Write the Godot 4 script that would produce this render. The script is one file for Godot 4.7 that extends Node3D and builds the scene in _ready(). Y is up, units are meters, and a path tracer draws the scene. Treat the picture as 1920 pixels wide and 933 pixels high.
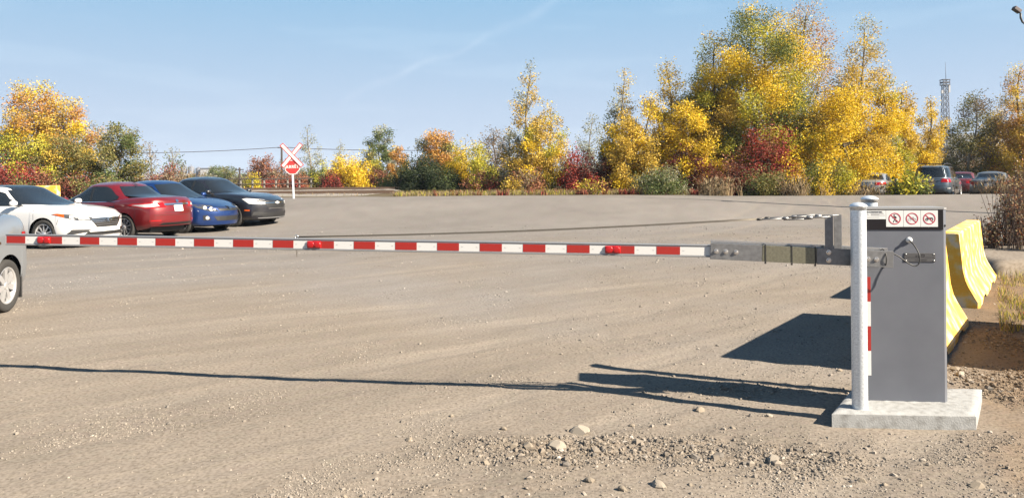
extends Node3D
# A gravel lot with a barrier gate, parked cars and autumn trees. y is up, the camera looks along -z.
# In the builders "d" is the distance in metres ahead of the camera, so a point is Vector3(x, y, -d).

var rng := RandomNumberGenerator.new()
var bump := FastNoiseLite.new()
var broad := FastNoiseLite.new()
var fine := FastNoiseLite.new()
var taken := {}
var mats := {}
const EYE := 1.65

func _ready() -> void:
	rng.seed = 11
	# ---- camera: level, lens shifted down, a slight roll as in the photograph
	var cam := Camera3D.new()
	cam.name = "camera"
	cam.projection = Camera3D.PROJECTION_FRUSTUM
	cam.near = 0.1
	cam.far = 3000.0
	cam.size = 0.1 * 933.0 / 1450.0
	cam.frustum_offset = Vector2(0, -0.1 * 136.5 / 1450.0)
	cam.position = Vector3(0, EYE, 0)
	cam.rotation.z = -0.009
	add_child(cam)
	cam.current = true
	# ---- sky, sun, exposure
	var env := Environment.new()
	env.background_mode = Environment.BG_SKY
	var sm := PanoramaSkyMaterial.new()
	sm.panorama = ImageTexture.create_from_image(clear_sky())
	var sky := Sky.new()
	sky.sky_material = sm
	env.sky = sky
	env.tonemap_mode = Environment.TONE_MAPPER_LINEAR
	env.tonemap_exposure = 3.8
	env.sdfgi_enabled = true
	env.ssao_enabled = true
	env.ssil_enabled = true
	env.fog_enabled = true
	env.fog_density = 0.0002
	env.fog_light_color = Color(0.82, 0.89, 0.97)
	var we := WorldEnvironment.new()
	we.name = "world"
	we.environment = env
	add_child(we)
	var sun := DirectionalLight3D.new()
	sun.name = "sun"
	sun.light_energy = 1.6
	sun.light_angular_distance = 0.5
	sun.light_color = Color(1.0, 0.945, 0.86)
	sun.shadow_enabled = true
	add_child(sun)
	var el := deg_to_rad(34.0)
	sun.look_at_from_position(Vector3.ZERO, Vector3(-0.89 * cos(el), -sin(el), -0.455 * cos(el)))

	bump.seed = 3; bump.frequency = 0.9; bump.fractal_octaves = 4
	broad.seed = 8; broad.frequency = 0.16; broad.fractal_octaves = 3
	fine.seed = 21; fine.frequency = 5.0; fine.fractal_octaves = 3
	make_materials()
	build_ground()
	build_far()
	build_railway()
	build_trees()
	build_weeds()
	build_gate()
	build_barriers()
	build_signs()
	build_cars()
	build_stones()

# ------------------------------------------------------------------ clear autumn sky with a condensation trail and thin cirrus
func sky_colour(e: float) -> Color:
	# radiance by elevation in degrees, the same all round
	var stops := [[0.0, 0.158, 0.181, 0.221], [5.0, 0.137, 0.172, 0.220], [13.0, 0.085, 0.147, 0.211], [25.0, 0.056, 0.108, 0.172], [45.0, 0.038, 0.074, 0.128], [90.0, 0.029, 0.054, 0.102]]
	for k in stops.size() - 1:
		var p: Array = stops[k]
		var q: Array = stops[k + 1]
		if e <= q[0]:
			var t: float = (e - p[0]) / (q[0] - p[0])
			return Color(lerpf(p[1], q[1], t), lerpf(p[2], q[2], t), lerpf(p[3], q[3], t))
	return Color(0.029, 0.054, 0.102)

func clear_sky() -> Image:
	var w := 2048
	var h := 1024
	var im := Image.create(w, h, false, Image.FORMAT_RGBF)
	for y in h:
		var e: float = 90.0 - (y + 0.5) / h * 180.0
		im.fill_rect(Rect2i(0, y, w, 1), sky_colour(e) if e > 0.0 else Color(0.13, 0.115, 0.10))
	var n := FastNoiseLite.new()
	n.seed = 5; n.frequency = 0.02; n.fractal_octaves = 4
	for y in range(400, 510):
		for x in w:
			var v: float = n.get_noise_3d(cos(x * TAU / w) * 110.0, y * 3.0, sin(x * TAU / w) * 110.0)
			var a := clampf((v - 0.12) * 0.045, 0.0, 0.008)
			if a > 0.0:
				var c := im.get_pixel(x, y)
				im.set_pixel(x, y, Color(c.r + a, c.g + a, c.b + a * 0.8))
	# azimuth (degrees right of -z), elevation, half width, strength
	var pts := [[-12.5, 5.4, 0.26, 0.2], [-9.5, 7.0, 0.26, 0.5], [-7.0, 8.1, 0.18, 0.9], [-4.4, 8.9, 0.16, 0.9], [-1.5, 10.4, 0.24, 0.35], [1.5, 11.7, 0.38, 0.7], [4.2, 13.2, 0.45, 0.5], [8.0, 15.2, 0.6, 0.2]]
	for y in range(400, 490):
		for step in range(-94, 66):
			var x := posmod(step, w)
			var az: float = (step + 0.5) / w * 360.0
			var e: float = 90.0 - (y + 0.5) / h * 180.0
			for k in pts.size() - 1:
				var p: Array = pts[k]
				var q: Array = pts[k + 1]
				if az >= p[0] and az < q[0]:
					var t: float = (az - p[0]) / (q[0] - p[0])
					var off: float = absf(e + 0.12 * sin(az * 1.3) - lerpf(p[1], q[1], t)) / lerpf(p[2], q[2], t)
					var a: float = 0.030 * lerpf(p[3], q[3], t) * exp(-off * off) * (0.8 + 0.5 * n.get_noise_2d(step * 4.0, y * 4.0))
					var c := im.get_pixel(x, y)
					im.set_pixel(x, y, Color(c.r + a, c.g + a * 0.8, c.b + a * 0.6))
	return im

# ------------------------------------------------------------------ helpers
func numbered(called: String) -> String:
	var k: int = taken.get(called, 0)
	taken[called] = k + 1
	return called if k == 0 else "%s_%03d" % [called, k]

func thing(called: String, label: String, category: String, at: Vector3, turn := 0.0, group := "") -> Node3D:
	var o := Node3D.new()
	o.name = numbered(called)
	add_child(o)
	o.position = at
	o.rotation.y = turn
	tag(o, label, category, group)
	return o

func tag(o: Node, label: String, category: String, group := "", kind := "") -> void:
	if label: o.set_meta("label", label)
	if category: o.set_meta("category", category)
	if group: o.set_meta("group", group)
	if kind: o.set_meta("kind", kind)

func put(called: String, mesh: Mesh, m: Material, parent: Node = self, at := Vector3.ZERO) -> MeshInstance3D:
	var o := MeshInstance3D.new()
	o.mesh = mesh
	o.material_override = m
	if parent == self:
		o.name = numbered(called)
		add_child(o)
	else:
		o.name = called
		parent.add_child(o, true)
	o.position = at
	return o

func begin(group := -1) -> SurfaceTool:
	var st := SurfaceTool.new()
	st.begin(Mesh.PRIMITIVE_TRIANGLES)
	st.set_smooth_group(group)
	return st

func done(st: SurfaceTool) -> ArrayMesh:
	st.generate_normals()
	return st.commit()

func tri(st: SurfaceTool, a: Vector3, b: Vector3, c: Vector3) -> void:   # counter-clockwise seen from outside
	st.add_vertex(a); st.add_vertex(c); st.add_vertex(b)

func quad(st: SurfaceTool, a: Vector3, b: Vector3, c: Vector3, d: Vector3) -> void:
	tri(st, a, b, c); tri(st, a, c, d)

func add_box(st: SurfaceTool, c: Vector3, s: Vector3, b := 0.0, basis := Basis()) -> void:
	# box with chamfered edges (b metres)
	var h := s / 2.0
	b = minf(b, minf(h.x, minf(h.y, h.z)) * 0.9)
	var axes := [Vector3.RIGHT, Vector3.UP, Vector3.BACK]
	for i in 3:
		for sg in [-1.0, 1.0]:
			var n: Vector3 = axes[i] * sg
			var u: Vector3 = axes[(i + 1) % 3]
			var v: Vector3 = axes[(i + 2) % 3] * sg
			var hu: float = h[(i + 1) % 3] - b
			var hv: float = h[(i + 2) % 3] - b
			var o: Vector3 = n * h[i]
			quad(st, c + basis * (o - u * hu - v * hv), c + basis * (o + u * hu - v * hv), c + basis * (o + u * hu + v * hv), c + basis * (o - u * hu + v * hv))
	if b <= 0.0:
		return
	for i in 3:
		var j := (i + 1) % 3
		var k := (i + 2) % 3
		for sj in [-1.0, 1.0]:
			for sk in [-1.0, 1.0]:
				var p1 := Vector3.ZERO; var p2 := Vector3.ZERO
				p1[j] = h[j] * sj; p1[k] = (h[k] - b) * sk
				p2[j] = (h[j] - b) * sj; p2[k] = h[k] * sk
				var e := Vector3.ZERO
				e[i] = h[i] - b
				if sj * sk > 0:
					quad(st, c + basis * (p1 - e), c + basis * (p2 - e), c + basis * (p2 + e), c + basis * (p1 + e))
				else:
					quad(st, c + basis * (p1 - e), c + basis * (p1 + e), c + basis * (p2 + e), c + basis * (p2 - e))
	for sx in [-1.0, 1.0]:
		for sy in [-1.0, 1.0]:
			for sz in [-1.0, 1.0]:
				var a := Vector3(h.x * sx, (h.y - b) * sy, (h.z - b) * sz)
				var d := Vector3((h.x - b) * sx, h.y * sy, (h.z - b) * sz)
				var e := Vector3((h.x - b) * sx, (h.y - b) * sy, h.z * sz)
				if sx * sy * sz > 0:
					tri(st, c + basis * a, c + basis * d, c + basis * e)
				else:
					tri(st, c + basis * a, c + basis * e, c + basis * d)

func frame_of(dir: Vector3) -> Basis:
	var y := dir.normalized()
	var x := y.cross(Vector3(0.31, 0.2, 0.93)).normalized()
	return Basis(x, y, x.cross(y))

func add_tube(st: SurfaceTool, pts: Array, radii: Array, sides := 8, caps := true) -> void:
	var rings := []
	for i in pts.size():
		var dir: Vector3 = pts[mini(i + 1, pts.size() - 1)] - pts[maxi(i - 1, 0)]
		var f := frame_of(dir)
		var r: float = radii[mini(i, radii.size() - 1)]
		var ring := []
		for k in sides:
			var a := TAU * k / sides
			ring.append(pts[i] + (f.x * cos(a) - f.z * sin(a)) * r)
		rings.append(ring)
	for i in pts.size() - 1:
		for k in sides:
			var l := (k + 1) % sides
			quad(st, rings[i][k], rings[i][l], rings[i + 1][l], rings[i + 1][k])
	if caps:
		for k in range(1, sides - 1):
			tri(st, rings[0][0], rings[0][k + 1], rings[0][k])
			tri(st, rings[-1][0], rings[-1][k], rings[-1][k + 1])

func add_lathe(st: SurfaceTool, prof: Array, sides := 24, xf := Transform3D()) -> void:
	# profile of Vector2(radius, height), from the bottom up, turned round y
	for i in prof.size() - 1:
		for k in sides:
			var a := TAU * k / sides
			var b := TAU * (k + 1) / sides
			var p: Vector2 = prof[i]
			var q: Vector2 = prof[i + 1]
			var A := xf * Vector3(p.x * cos(a), p.y, -p.x * sin(a))
			var B := xf * Vector3(p.x * cos(b), p.y, -p.x * sin(b))
			var C := xf * Vector3(q.x * cos(b), q.y, -q.x * sin(b))
			var D := xf * Vector3(q.x * cos(a), q.y, -q.x * sin(a))
			if p.x > 1e-5: tri(st, A, B, C)
			if q.x > 1e-5: tri(st, A, C, D)

func add_prism(st: SurfaceTool, poly: PackedVector2Array, depth: float, xf := Transform3D()) -> void:
	# polygon in x,y extruded from z=0 to z=depth
	if Geometry2D.is_polygon_clockwise(poly):
		poly.reverse()
	var idx := Geometry2D.triangulate_polygon(poly)
	for i in range(0, idx.size(), 3):
		var a := poly[idx[i]]; var b := poly[idx[i + 1]]; var c := poly[idx[i + 2]]
		if (b - a).cross(c - a) < 0:
			var t := b; b = c; c = t
		tri(st, xf * Vector3(a.x, a.y, depth), xf * Vector3(b.x, b.y, depth), xf * Vector3(c.x, c.y, depth))
		tri(st, xf * Vector3(a.x, a.y, 0), xf * Vector3(c.x, c.y, 0), xf * Vector3(b.x, b.y, 0))
	for i in poly.size():
		var a := poly[i]; var b := poly[(i + 1) % poly.size()]
		quad(st, xf * Vector3(a.x, a.y, 0), xf * Vector3(b.x, b.y, 0), xf * Vector3(b.x, b.y, depth), xf * Vector3(a.x, a.y, depth))

func poly(a: Array) -> PackedVector2Array:
	var p := PackedVector2Array()
	for i in range(0, a.size(), 2):
		p.append(Vector2(a[i], a[i + 1]))
	return p

func disc(c: Vector2, r: float, n := 20) -> PackedVector2Array:
	var p := PackedVector2Array()
	for k in n:
		p.append(c + Vector2.from_angle(TAU * k / n) * r)
	return p

func lin(r: float, g: float, b: float) -> Color:
	return Color(r, g, b).linear_to_srgb()

func surf(called: String, c: Color, rough := 0.7, metal := 0.0) -> StandardMaterial3D:
	var m := StandardMaterial3D.new()
	m.resource_name = called
	m.albedo_color = c
	m.roughness = rough
	m.metallic = metal
	m.cull_mode = BaseMaterial3D.CULL_DISABLED
	mats[called] = m
	return m

func noise_tex(sd: int, freq: float, ramp: Gradient, octaves := 4, size := 512, normal := false, strength := 4.0) -> NoiseTexture2D:
	var n := FastNoiseLite.new()
	n.seed = sd; n.frequency = freq; n.fractal_octaves = octaves
	var t := NoiseTexture2D.new()
	t.width = size; t.height = size; t.seamless = true
	t.noise = n
	if ramp: t.color_ramp = ramp
	if normal:
		t.as_normal_map = true
		t.bump_strength = strength
	return t

func ramp(stops: Array) -> Gradient:
	var g := Gradient.new()
	var o := PackedFloat32Array()
	var c := PackedColorArray()
	for s in stops:
		o.append(s[0]); c.append(s[1])
	g.offsets = o; g.colors = c
	return g

func tri_tex(m: StandardMaterial3D, t: Texture2D, scale: float) -> void:
	m.albedo_texture = t
	m.uv1_triplanar = true
	m.uv1_scale = Vector3.ONE * scale

func paint(called: String, c: Color, flake := 0.0) -> StandardMaterial3D:
	var m := surf(called, c, 0.38, flake)
	m.clearcoat_enabled = true
	m.clearcoat = 1.0
	m.clearcoat_roughness = 0.04
	return m

func make_materials() -> void:
	# ground
	var g := surf("dirt", Color.WHITE, 0.95)
	g.vertex_color_use_as_albedo = true
	g.albedo_texture = noise_tex(4, 0.045, ramp([[0.0, Color(0.72, 0.70, 0.68)], [0.35, Color(0.90, 0.89, 0.88)], [0.6, Color(0.98, 0.97, 0.96)], [1.0, Color(1, 1, 1)]]), 5, 1024)
	g.normal_enabled = true
	g.normal_texture = noise_tex(9, 0.06, null, 5, 1024, true, 6.0)
	g.normal_scale = 0.22
	g.metallic_specular = 0.25
	var s := surf("stone", Color.WHITE, 0.9)
	s.vertex_color_use_as_albedo = true
	s.metallic_specular = 0.3
	var rk := surf("rock", Color.WHITE, 0.9)
	tri_tex(rk, noise_tex(31, 0.03, ramp([[0.0, lin(0.1350, 0.1126, 0.0850)], [0.5, lin(0.2070, 0.1804, 0.1487)], [1.0, lin(0.2700, 0.2464, 0.2125)]]), 4, 256), 5.0)
	var bal := surf("ballast", Color.WHITE, 0.95)
	tri_tex(bal, noise_tex(33, 0.09, ramp([[0.0, lin(0.0659, 0.0549, 0.0466)], [0.5, lin(0.1647, 0.1483, 0.1290)], [1.0, lin(0.2746, 0.2581, 0.2361)]]), 3, 512), 0.3)
	# plants
	var lf := surf("leaf", Color.WHITE, 0.6)
	lf.vertex_color_use_as_albedo = true
	lf.metallic_specular = 0.35
	lf.backlight_enabled = true
	lf.backlight = Color(0.85, 0.85, 0.75)
	var bk := surf("bark", Color.WHITE, 0.95)
	tri_tex(bk, noise_tex(41, 0.05, ramp([[0.0, lin(0.0385, 0.0302, 0.0247)], [0.6, lin(0.0824, 0.0686, 0.0549)], [1.0, lin(0.1318, 0.1153, 0.0961)]]), 4, 256), 1.2)
	var bp := surf("pale_bark", Color.WHITE, 0.95)
	tri_tex(bp, noise_tex(42, 0.05, ramp([[0.0, lin(0.0934, 0.0824, 0.0714)], [0.6, lin(0.1757, 0.1593, 0.1373)], [1.0, lin(0.2471, 0.2306, 0.2032)]]), 4, 256), 1.2)
	# metals, plastic, concrete
	var galv := surf("galvanised", Color.WHITE, 0.42, 0.6)
	tri_tex(galv, noise_tex(51, 0.05, ramp([[0.0, lin(0.4284, 0.4664, 0.5060)], [0.45, lin(0.6120, 0.6572, 0.7040)], [1.0, lin(0.7752, 0.8162, 0.8580)]]), 4, 256), 5.0)
	var cab := surf("cabinet_grey", Color.WHITE, 0.42, 0.25)
	tri_tex(cab, noise_tex(52, 0.012, ramp([[0.0, lin(0.1076, 0.1160, 0.1391)], [1.0, lin(0.1252, 0.1344, 0.1595)]]), 5, 256), 1.0)
	cab.metallic_specular = 0.45
	surf("cabinet_edge", lin(0.1853, 0.1853, 0.1895), 0.5)
	surf("black_band", lin(0.0060, 0.0050, 0.0070), 0.28)
	surf("sticker", lin(0.4942, 0.5065, 0.5128), 0.4)
	surf("print_black", lin(0.0137, 0.0137, 0.0172), 0.5)
	surf("print_grey", lin(0.2059, 0.2059, 0.2128), 0.5)
	surf("print_red", lin(0.3157, 0.0206, 0.0412), 0.5)
	var stl := surf("steel", Color.WHITE, 0.42, 0.55)
	tri_tex(stl, noise_tex(53, 0.03, ramp([[0.0, lin(0.1370, 0.1381, 0.1439)], [1.0, lin(0.2090, 0.2114, 0.2180)]]), 4, 256), 3.0)
	var stl2 := surf("bare_steel", Color.WHITE, 0.38, 0.55)
	tri_tex(stl2, noise_tex(54, 0.03, ramp([[0.0, lin(0.1391, 0.1354, 0.0984)], [1.0, lin(0.2151, 0.2056, 0.1569)]]), 4, 256), Vector3(6, 1, 1).x)
	surf("bright_steel", lin(0.6200, 0.6200, 0.6200), 0.25, 0.9)
	surf("rubber", lin(0.0120, 0.0120, 0.0130), 0.55)
	var bm := surf("boom_white", Color.WHITE, 0.5)
	tri_tex(bm, noise_tex(55, 0.15, ramp([[0.0, lin(0.44, 0.44, 0.44)], [0.5, lin(0.48, 0.48, 0.48)], [1.0, lin(0.52, 0.52, 0.52)]]), 2, 256), 4.0)
	surf("aluminium", lin(0.2746, 0.2800, 0.2910), 0.38, 0.6)
	surf("tape_red", lin(0.2471, 0.0117, 0.0076), 0.45)
	var rl := surf("red_lens", lin(0.30, 0.006, 0.008), 0.3)
	var con := surf("concrete", Color.WHITE, 0.92)
	tri_tex(con, noise_tex(61, 0.014, ramp([[0.0, lin(0.1429, 0.1423, 0.1401)], [0.4, lin(0.2166, 0.2204, 0.2213)], [1.0, lin(0.2685, 0.2754, 0.2803)]]), 5, 512), 1.7)
	con.normal_enabled = true
	con.normal_texture = noise_tex(62, 0.08, null, 4, 512, true, 5.0)
	con.normal_scale = 0.25
	var yel := surf("worn_yellow", Color.WHITE, 0.75)
	tri_tex(yel, noise_tex(63, 0.009, ramp([[0.0, lin(0.56, 0.29, 0.022)], [0.48, lin(0.57, 0.32, 0.035)], [0.60, lin(0.54, 0.36, 0.09)], [0.70, lin(0.50, 0.40, 0.22)], [0.82, lin(0.46, 0.41, 0.31)], [1.0, lin(0.36, 0.32, 0.27)]]), 6, 512), 0.7)
	yel.normal_enabled = true
	yel.normal_texture = noise_tex(66, 0.05, null, 5, 512, true, 5.0)
	yel.normal_scale = 0.5
	# cars
	paint("white_paint", lin(0.52, 0.52, 0.52))
	paint("red_paint", lin(0.125, 0.0045, 0.007), 0.35)
	paint("blue_paint", lin(0.003, 0.024, 0.115), 0.5)
	paint("black_paint", lin(0.0062, 0.0062, 0.0094), 0.0)
	paint("silver_paint", lin(0.20, 0.215, 0.235), 0.45)
	paint("grey_paint", lin(0.11, 0.11, 0.108), 0.4)
	paint("slate_paint", lin(0.060, 0.080, 0.105), 0.4)
	paint("crimson_paint", lin(0.10, 0.014, 0.014), 0.2)
	surf("car_glass", lin(0.0100, 0.0130, 0.0170), 0.03)
	surf("trim_black", lin(0.0120, 0.0120, 0.0130), 0.5)
	surf("seam", lin(0.0137, 0.0137, 0.0137), 0.7)
	surf("chrome", lin(0.7500, 0.7500, 0.7600), 0.12, 1.0)
	surf("wheel_alloy", lin(0.5500, 0.5500, 0.5600), 0.3, 0.7)
	surf("tyre", lin(0.0220, 0.0210, 0.0200), 0.85)
	var hl := surf("headlamp", lin(0.42, 0.42, 0.42), 0.2, 0.15)
	hl.clearcoat_enabled = true
	surf("amber", lin(0.4118, 0.0686, 0.0055), 0.2)
	surf("tail_red", lin(0.2746, 0.0055, 0.0083), 0.12)
	surf("plate", lin(0.5148, 0.5217, 0.5354), 0.45)
	# signs, far things
	surf("sign_red", lin(0.2834, 0.0151, 0.0151), 0.5)
	surf("sign_white", lin(0.4550, 0.4550, 0.4434), 0.5)
	surf("wood_post", lin(0.1976, 0.1812, 0.1593), 0.9)
	surf("dark_wood", lin(0.0343, 0.0275, 0.0240), 0.9)
	surf("rust", lin(0.0686, 0.0412, 0.0275), 0.8)
	surf("lattice", lin(0.0396, 0.0440, 0.0616), 0.6)
	surf("far_wall", lin(0.3020, 0.3075, 0.3185), 0.8)
	surf("far_dark", lin(0.1098, 0.1167, 0.1373), 0.8)
	surf("hill", lin(0.0686, 0.0618, 0.0480), 0.95)
	surf("lamp_body", lin(0.0755, 0.0583, 0.0618), 0.6)
	surf("pole", lin(0.1716, 0.1716, 0.1785), 0.6)
	surf("weed_stalk", lin(0.0892, 0.0583, 0.0446), 0.9)
	var bn := surf("bank", Color.WHITE, 0.95)
	tri_tex(bn, noise_tex(64, 0.03, ramp([[0.0, lin(0.0769, 0.0576, 0.0405)], [0.5, lin(0.1441, 0.1201, 0.0961)], [1.0, lin(0.1922, 0.1682, 0.1393)]]), 5, 512), 0.8)
	var sk := surf("tyre_wall", lin(0.0206, 0.0199, 0.0192), 0.8)
	sk.metallic_specular = 0.3
	surf("plate_metal", lin(0.0769, 0.0769, 0.0817), 0.4, 0.3)
	surf("cable_steel", lin(0.1098, 0.0961, 0.0755), 0.5, 0.5)
	surf("socket", lin(0.1441, 0.0769, 0.0144), 0.8)
	surf("lamp_housing", lin(0.075, 0.078, 0.085), 0.12, 0.4)
	var cd := surf("clod", Color.WHITE, 0.95)
	tri_tex(cd, noise_tex(35, 0.03, ramp([[0.0, lin(0.11, 0.088, 0.064)], [0.5, lin(0.17, 0.142, 0.11)], [1.0, lin(0.23, 0.20, 0.165)]]), 4, 256), 5.0)

# ------------------------------------------------------------------ ground
func rise(x: float, d: float) -> float:
	# the lot climbs gently towards the road edge; the parking lot on the right beyond it lies lower
	var a := lerpf(22.0, 26.0, smoothstep(4.0, 12.0, x))
	var y := 0.10 * smoothstep(8.0, 16.0, d) * (1.0 - 0.7 * smoothstep(3.0, 12.0, x)) + 0.57 * smoothstep(a, 36.0, d)
	y -= 0.38 * smoothstep(37.2, 39.5, d) * smoothstep(9.0, 14.0, x)
	y -= 0.35 * smoothstep(60.0, 110.0, d)
	y += 0.06 * smoothstep(0.5, -4.5, x) * smoothstep(4.8, 7.0, d) * (1.0 - smoothstep(9.0, 16.0, d))
	return y

func blob(x: float, d: float, cx: float, cd: float, rx: float, rd: float) -> float:
	var q := Vector2((x - cx) / rx, (d - cd) / rd).length_squared()
	return exp(-q * 1.6)

func loose(x: float, d: float) -> float:
	# where soil was dug up and lies loose: the spoil in front, the strip by the gate, the bank on the right
	var n: float = 0.30 * bump.get_noise_2d(x * 1.3, d * 1.3)
	var v := 1.15 * blob(x, d, 0.35, 4.62, 1.0, 0.36) + 0.65 * blob(x, d, 1.6, 4.45, 0.9, 0.40) + 0.7 * blob(x, d, 1.75, 5.85, 0.8, 0.35)
	v += 0.9 * blob(x, d, 3.9, 6.0, 0.9, 0.9) + 0.8 * blob(x, d, 4.9, 7.4, 0.8, 0.9) + 0.5 * blob(x, d, 3.3, 4.3, 0.9, 0.6) + 0.4 * blob(x, d, -0.3, 4.05, 0.9, 0.25)
	v += 0.35 * blob(x, d, 1.2, 7.6, 1.2, 0.5)
	return clampf(v + n - 0.12, 0.0, 1.0)

func ground_y(x: float, d: float) -> float:
	var y := rise(x, d)
	var near := 1.0 - smoothstep(14.0, 30.0, d)
	var lo := loose(x, d) if d < 12.0 and d > 3.0 else 0.0
	y += 0.016 * broad.get_noise_2d(x, d) * near
	# shallow wheel ruts that run across the lot towards the left rear
	var along := x * 0.80 + d * 0.60
	var across := -x * 0.60 + d * 0.80
	y += 0.008 * near * broad.get_noise_2d(across * 9.0, along * 0.7) - 0.010 * tracks(x, d)
	y += (0.005 + 0.03 * lo) * near * bump.get_noise_2d(x * 3.0, d * 3.0)
	if d < 13.0:
		y += (0.003 + 0.016 * lo) * fine.get_noise_2d(x * 1.6, d * 1.6) + 0.028 * lo
	return y

func tracks(x: float, d: float) -> float:
	# wheel paths: pairs of packed strips that curve across the lot
	if d > 34.0 or d < 3.0: return 0.0
	var v := 0.0
	for k in 5:
		var c: float = [-3.1, -0.6, 2.2, 6.0, 9.5][k]
		var bend: float = [0.020, 0.016, -0.010, 0.012, -0.014][k]
		var along := x * 0.83 + d * 0.55
		var across := -x * 0.55 + d * 0.83 - 6.0 - c - bend * along * along
		for side in [-0.76, 0.76]:
			var q: float = absf(across - side) / 0.13
			if q < 1.6:
				v = maxf(v, (1.0 - smoothstep(0.5, 1.6, q)) * clampf(0.55 + 1.2 * broad.get_noise_2d(along * 2.0 + k * 31.0, side * 40.0), 0.0, 1.0))
	return v

func on(x: float, d: float, up := 0.0) -> Vector3:
	return Vector3(x, ground_y(x, d) + up, -d)

func dirt_colour(x: float, d: float) -> Color:
	var tan_dirt := Color(0.190, 0.167, 0.143)
	var grey_gravel := Color(0.160, 0.152, 0.147)
	var soil := Color(0.142, 0.116, 0.090)
	var red_soil := Color(0.138, 0.096, 0.060)
	var n: float = broad.get_noise_2d(x * 0.9 + 40.0, d * 0.9)
	var n2: float = bump.get_noise_2d(x * 0.9, d * 0.9 + 70.0)
	# the travelled back of the lot is laid with grey gravel, the front is bare dirt; the border is ragged
	var g := smoothstep(-0.9, 1.3, (d - 11.0 - 0.35 * x) * 0.13 + n * 1.4 + n2 * 0.4)
	var c := tan_dirt.lerp(grey_gravel, g * 0.9)
	var across := -x * 0.60 + d * 0.80
	c = c * (1.0 + 0.13 * n + 0.08 * n2 + 0.10 * broad.get_noise_2d(across * 8.0, (x * 0.8 + d * 0.6) * 0.6))
	c = c.lerp(Color(0.220, 0.197, 0.171), 0.45 * tracks(x, d))
	if d < 12.0 and d > 3.0:
		c = c.lerp(soil, 0.65 * loose(x, d))
	var bank: float = smoothstep(3.2, 4.2, x + 0.35 * n2 - (d - 6.0) * 0.45) * (1.0 - smoothstep(11.0, 15.0, d))
	c = c.lerp(red_soil * (1.0 + 0.25 * n2), 0.8 * bank)
	# beyond the road edge: earth and leaf litter under the trees
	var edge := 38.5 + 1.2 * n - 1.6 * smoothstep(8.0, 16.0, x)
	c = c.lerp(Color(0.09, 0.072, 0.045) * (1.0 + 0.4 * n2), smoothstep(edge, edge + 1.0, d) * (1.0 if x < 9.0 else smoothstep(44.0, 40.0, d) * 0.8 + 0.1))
	return c

func build_ground() -> void:
	var rows := PackedFloat32Array()
	for d in [-60.0, -20.0, -6.0, 0.0, 2.0, 3.2]:
		rows.append(d)
	var d := 3.5
	while d < 16.0:
		rows.append(d)
		d += maxf(0.011, d * d * 0.00062)
	while d < 140.0:
		rows.append(d)
		d += d * d * 0.0011
	for e in [180.0, 260.0, 400.0, 800.0, 1500.0]:
		rows.append(e)
	var cols := 420
	var V := PackedVector3Array()
	var C := PackedColorArray()
	var U := PackedVector2Array()
	var I := PackedInt32Array()
	for r in rows.size():
		var dd := rows[r]
		var half := 5.5 + 0.80 * absf(dd) if dd < 100.0 else 90.0 + 1.2 * (dd - 100.0)
		for k in cols + 1:
			var x := half * (2.0 * k / cols - 1.0)
			V.append(Vector3(x, ground_y(x, dd), -dd))
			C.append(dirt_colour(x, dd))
			U.append(Vector2(x, dd) / 1.7)
	var w := cols + 1
	for r in rows.size() - 1:
		for k in cols:
			var a := r * w + k
			I.append_array([a, a + w + 1, a + 1, a, a + w, a + w + 1])
	var N := PackedVector3Array()
	N.resize(V.size())
	for r in rows.size():
		for k in w:
			var i := r * w + k
			var l := V[i - 1] if k > 0 else V[i]
			var rr := V[i + 1] if k < cols else V[i]
			var b := V[i - w] if r > 0 else V[i]
			var f := V[i + w] if r < rows.size() - 1 else V[i]
			var n := (rr - l).cross(f - b)
			N[i] = n.normalized() if n.y > 0 else -n.normalized()
	var A := []
	A.resize(Mesh.ARRAY_MAX)
	A[Mesh.ARRAY_VERTEX] = V
	A[Mesh.ARRAY_NORMAL] = N
	A[Mesh.ARRAY_COLOR] = C
	A[Mesh.ARRAY_TEX_UV] = U
	A[Mesh.ARRAY_INDEX] = I
	var m := ArrayMesh.new()
	m.add_surface_from_arrays(Mesh.PRIMITIVE_TRIANGLES, A)
	m.regen_normal_maps()
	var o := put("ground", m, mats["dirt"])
	tag(o, "dusty tan dirt and grey gravel lot with faint wheel tracks", "ground", "", "structure")

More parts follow.
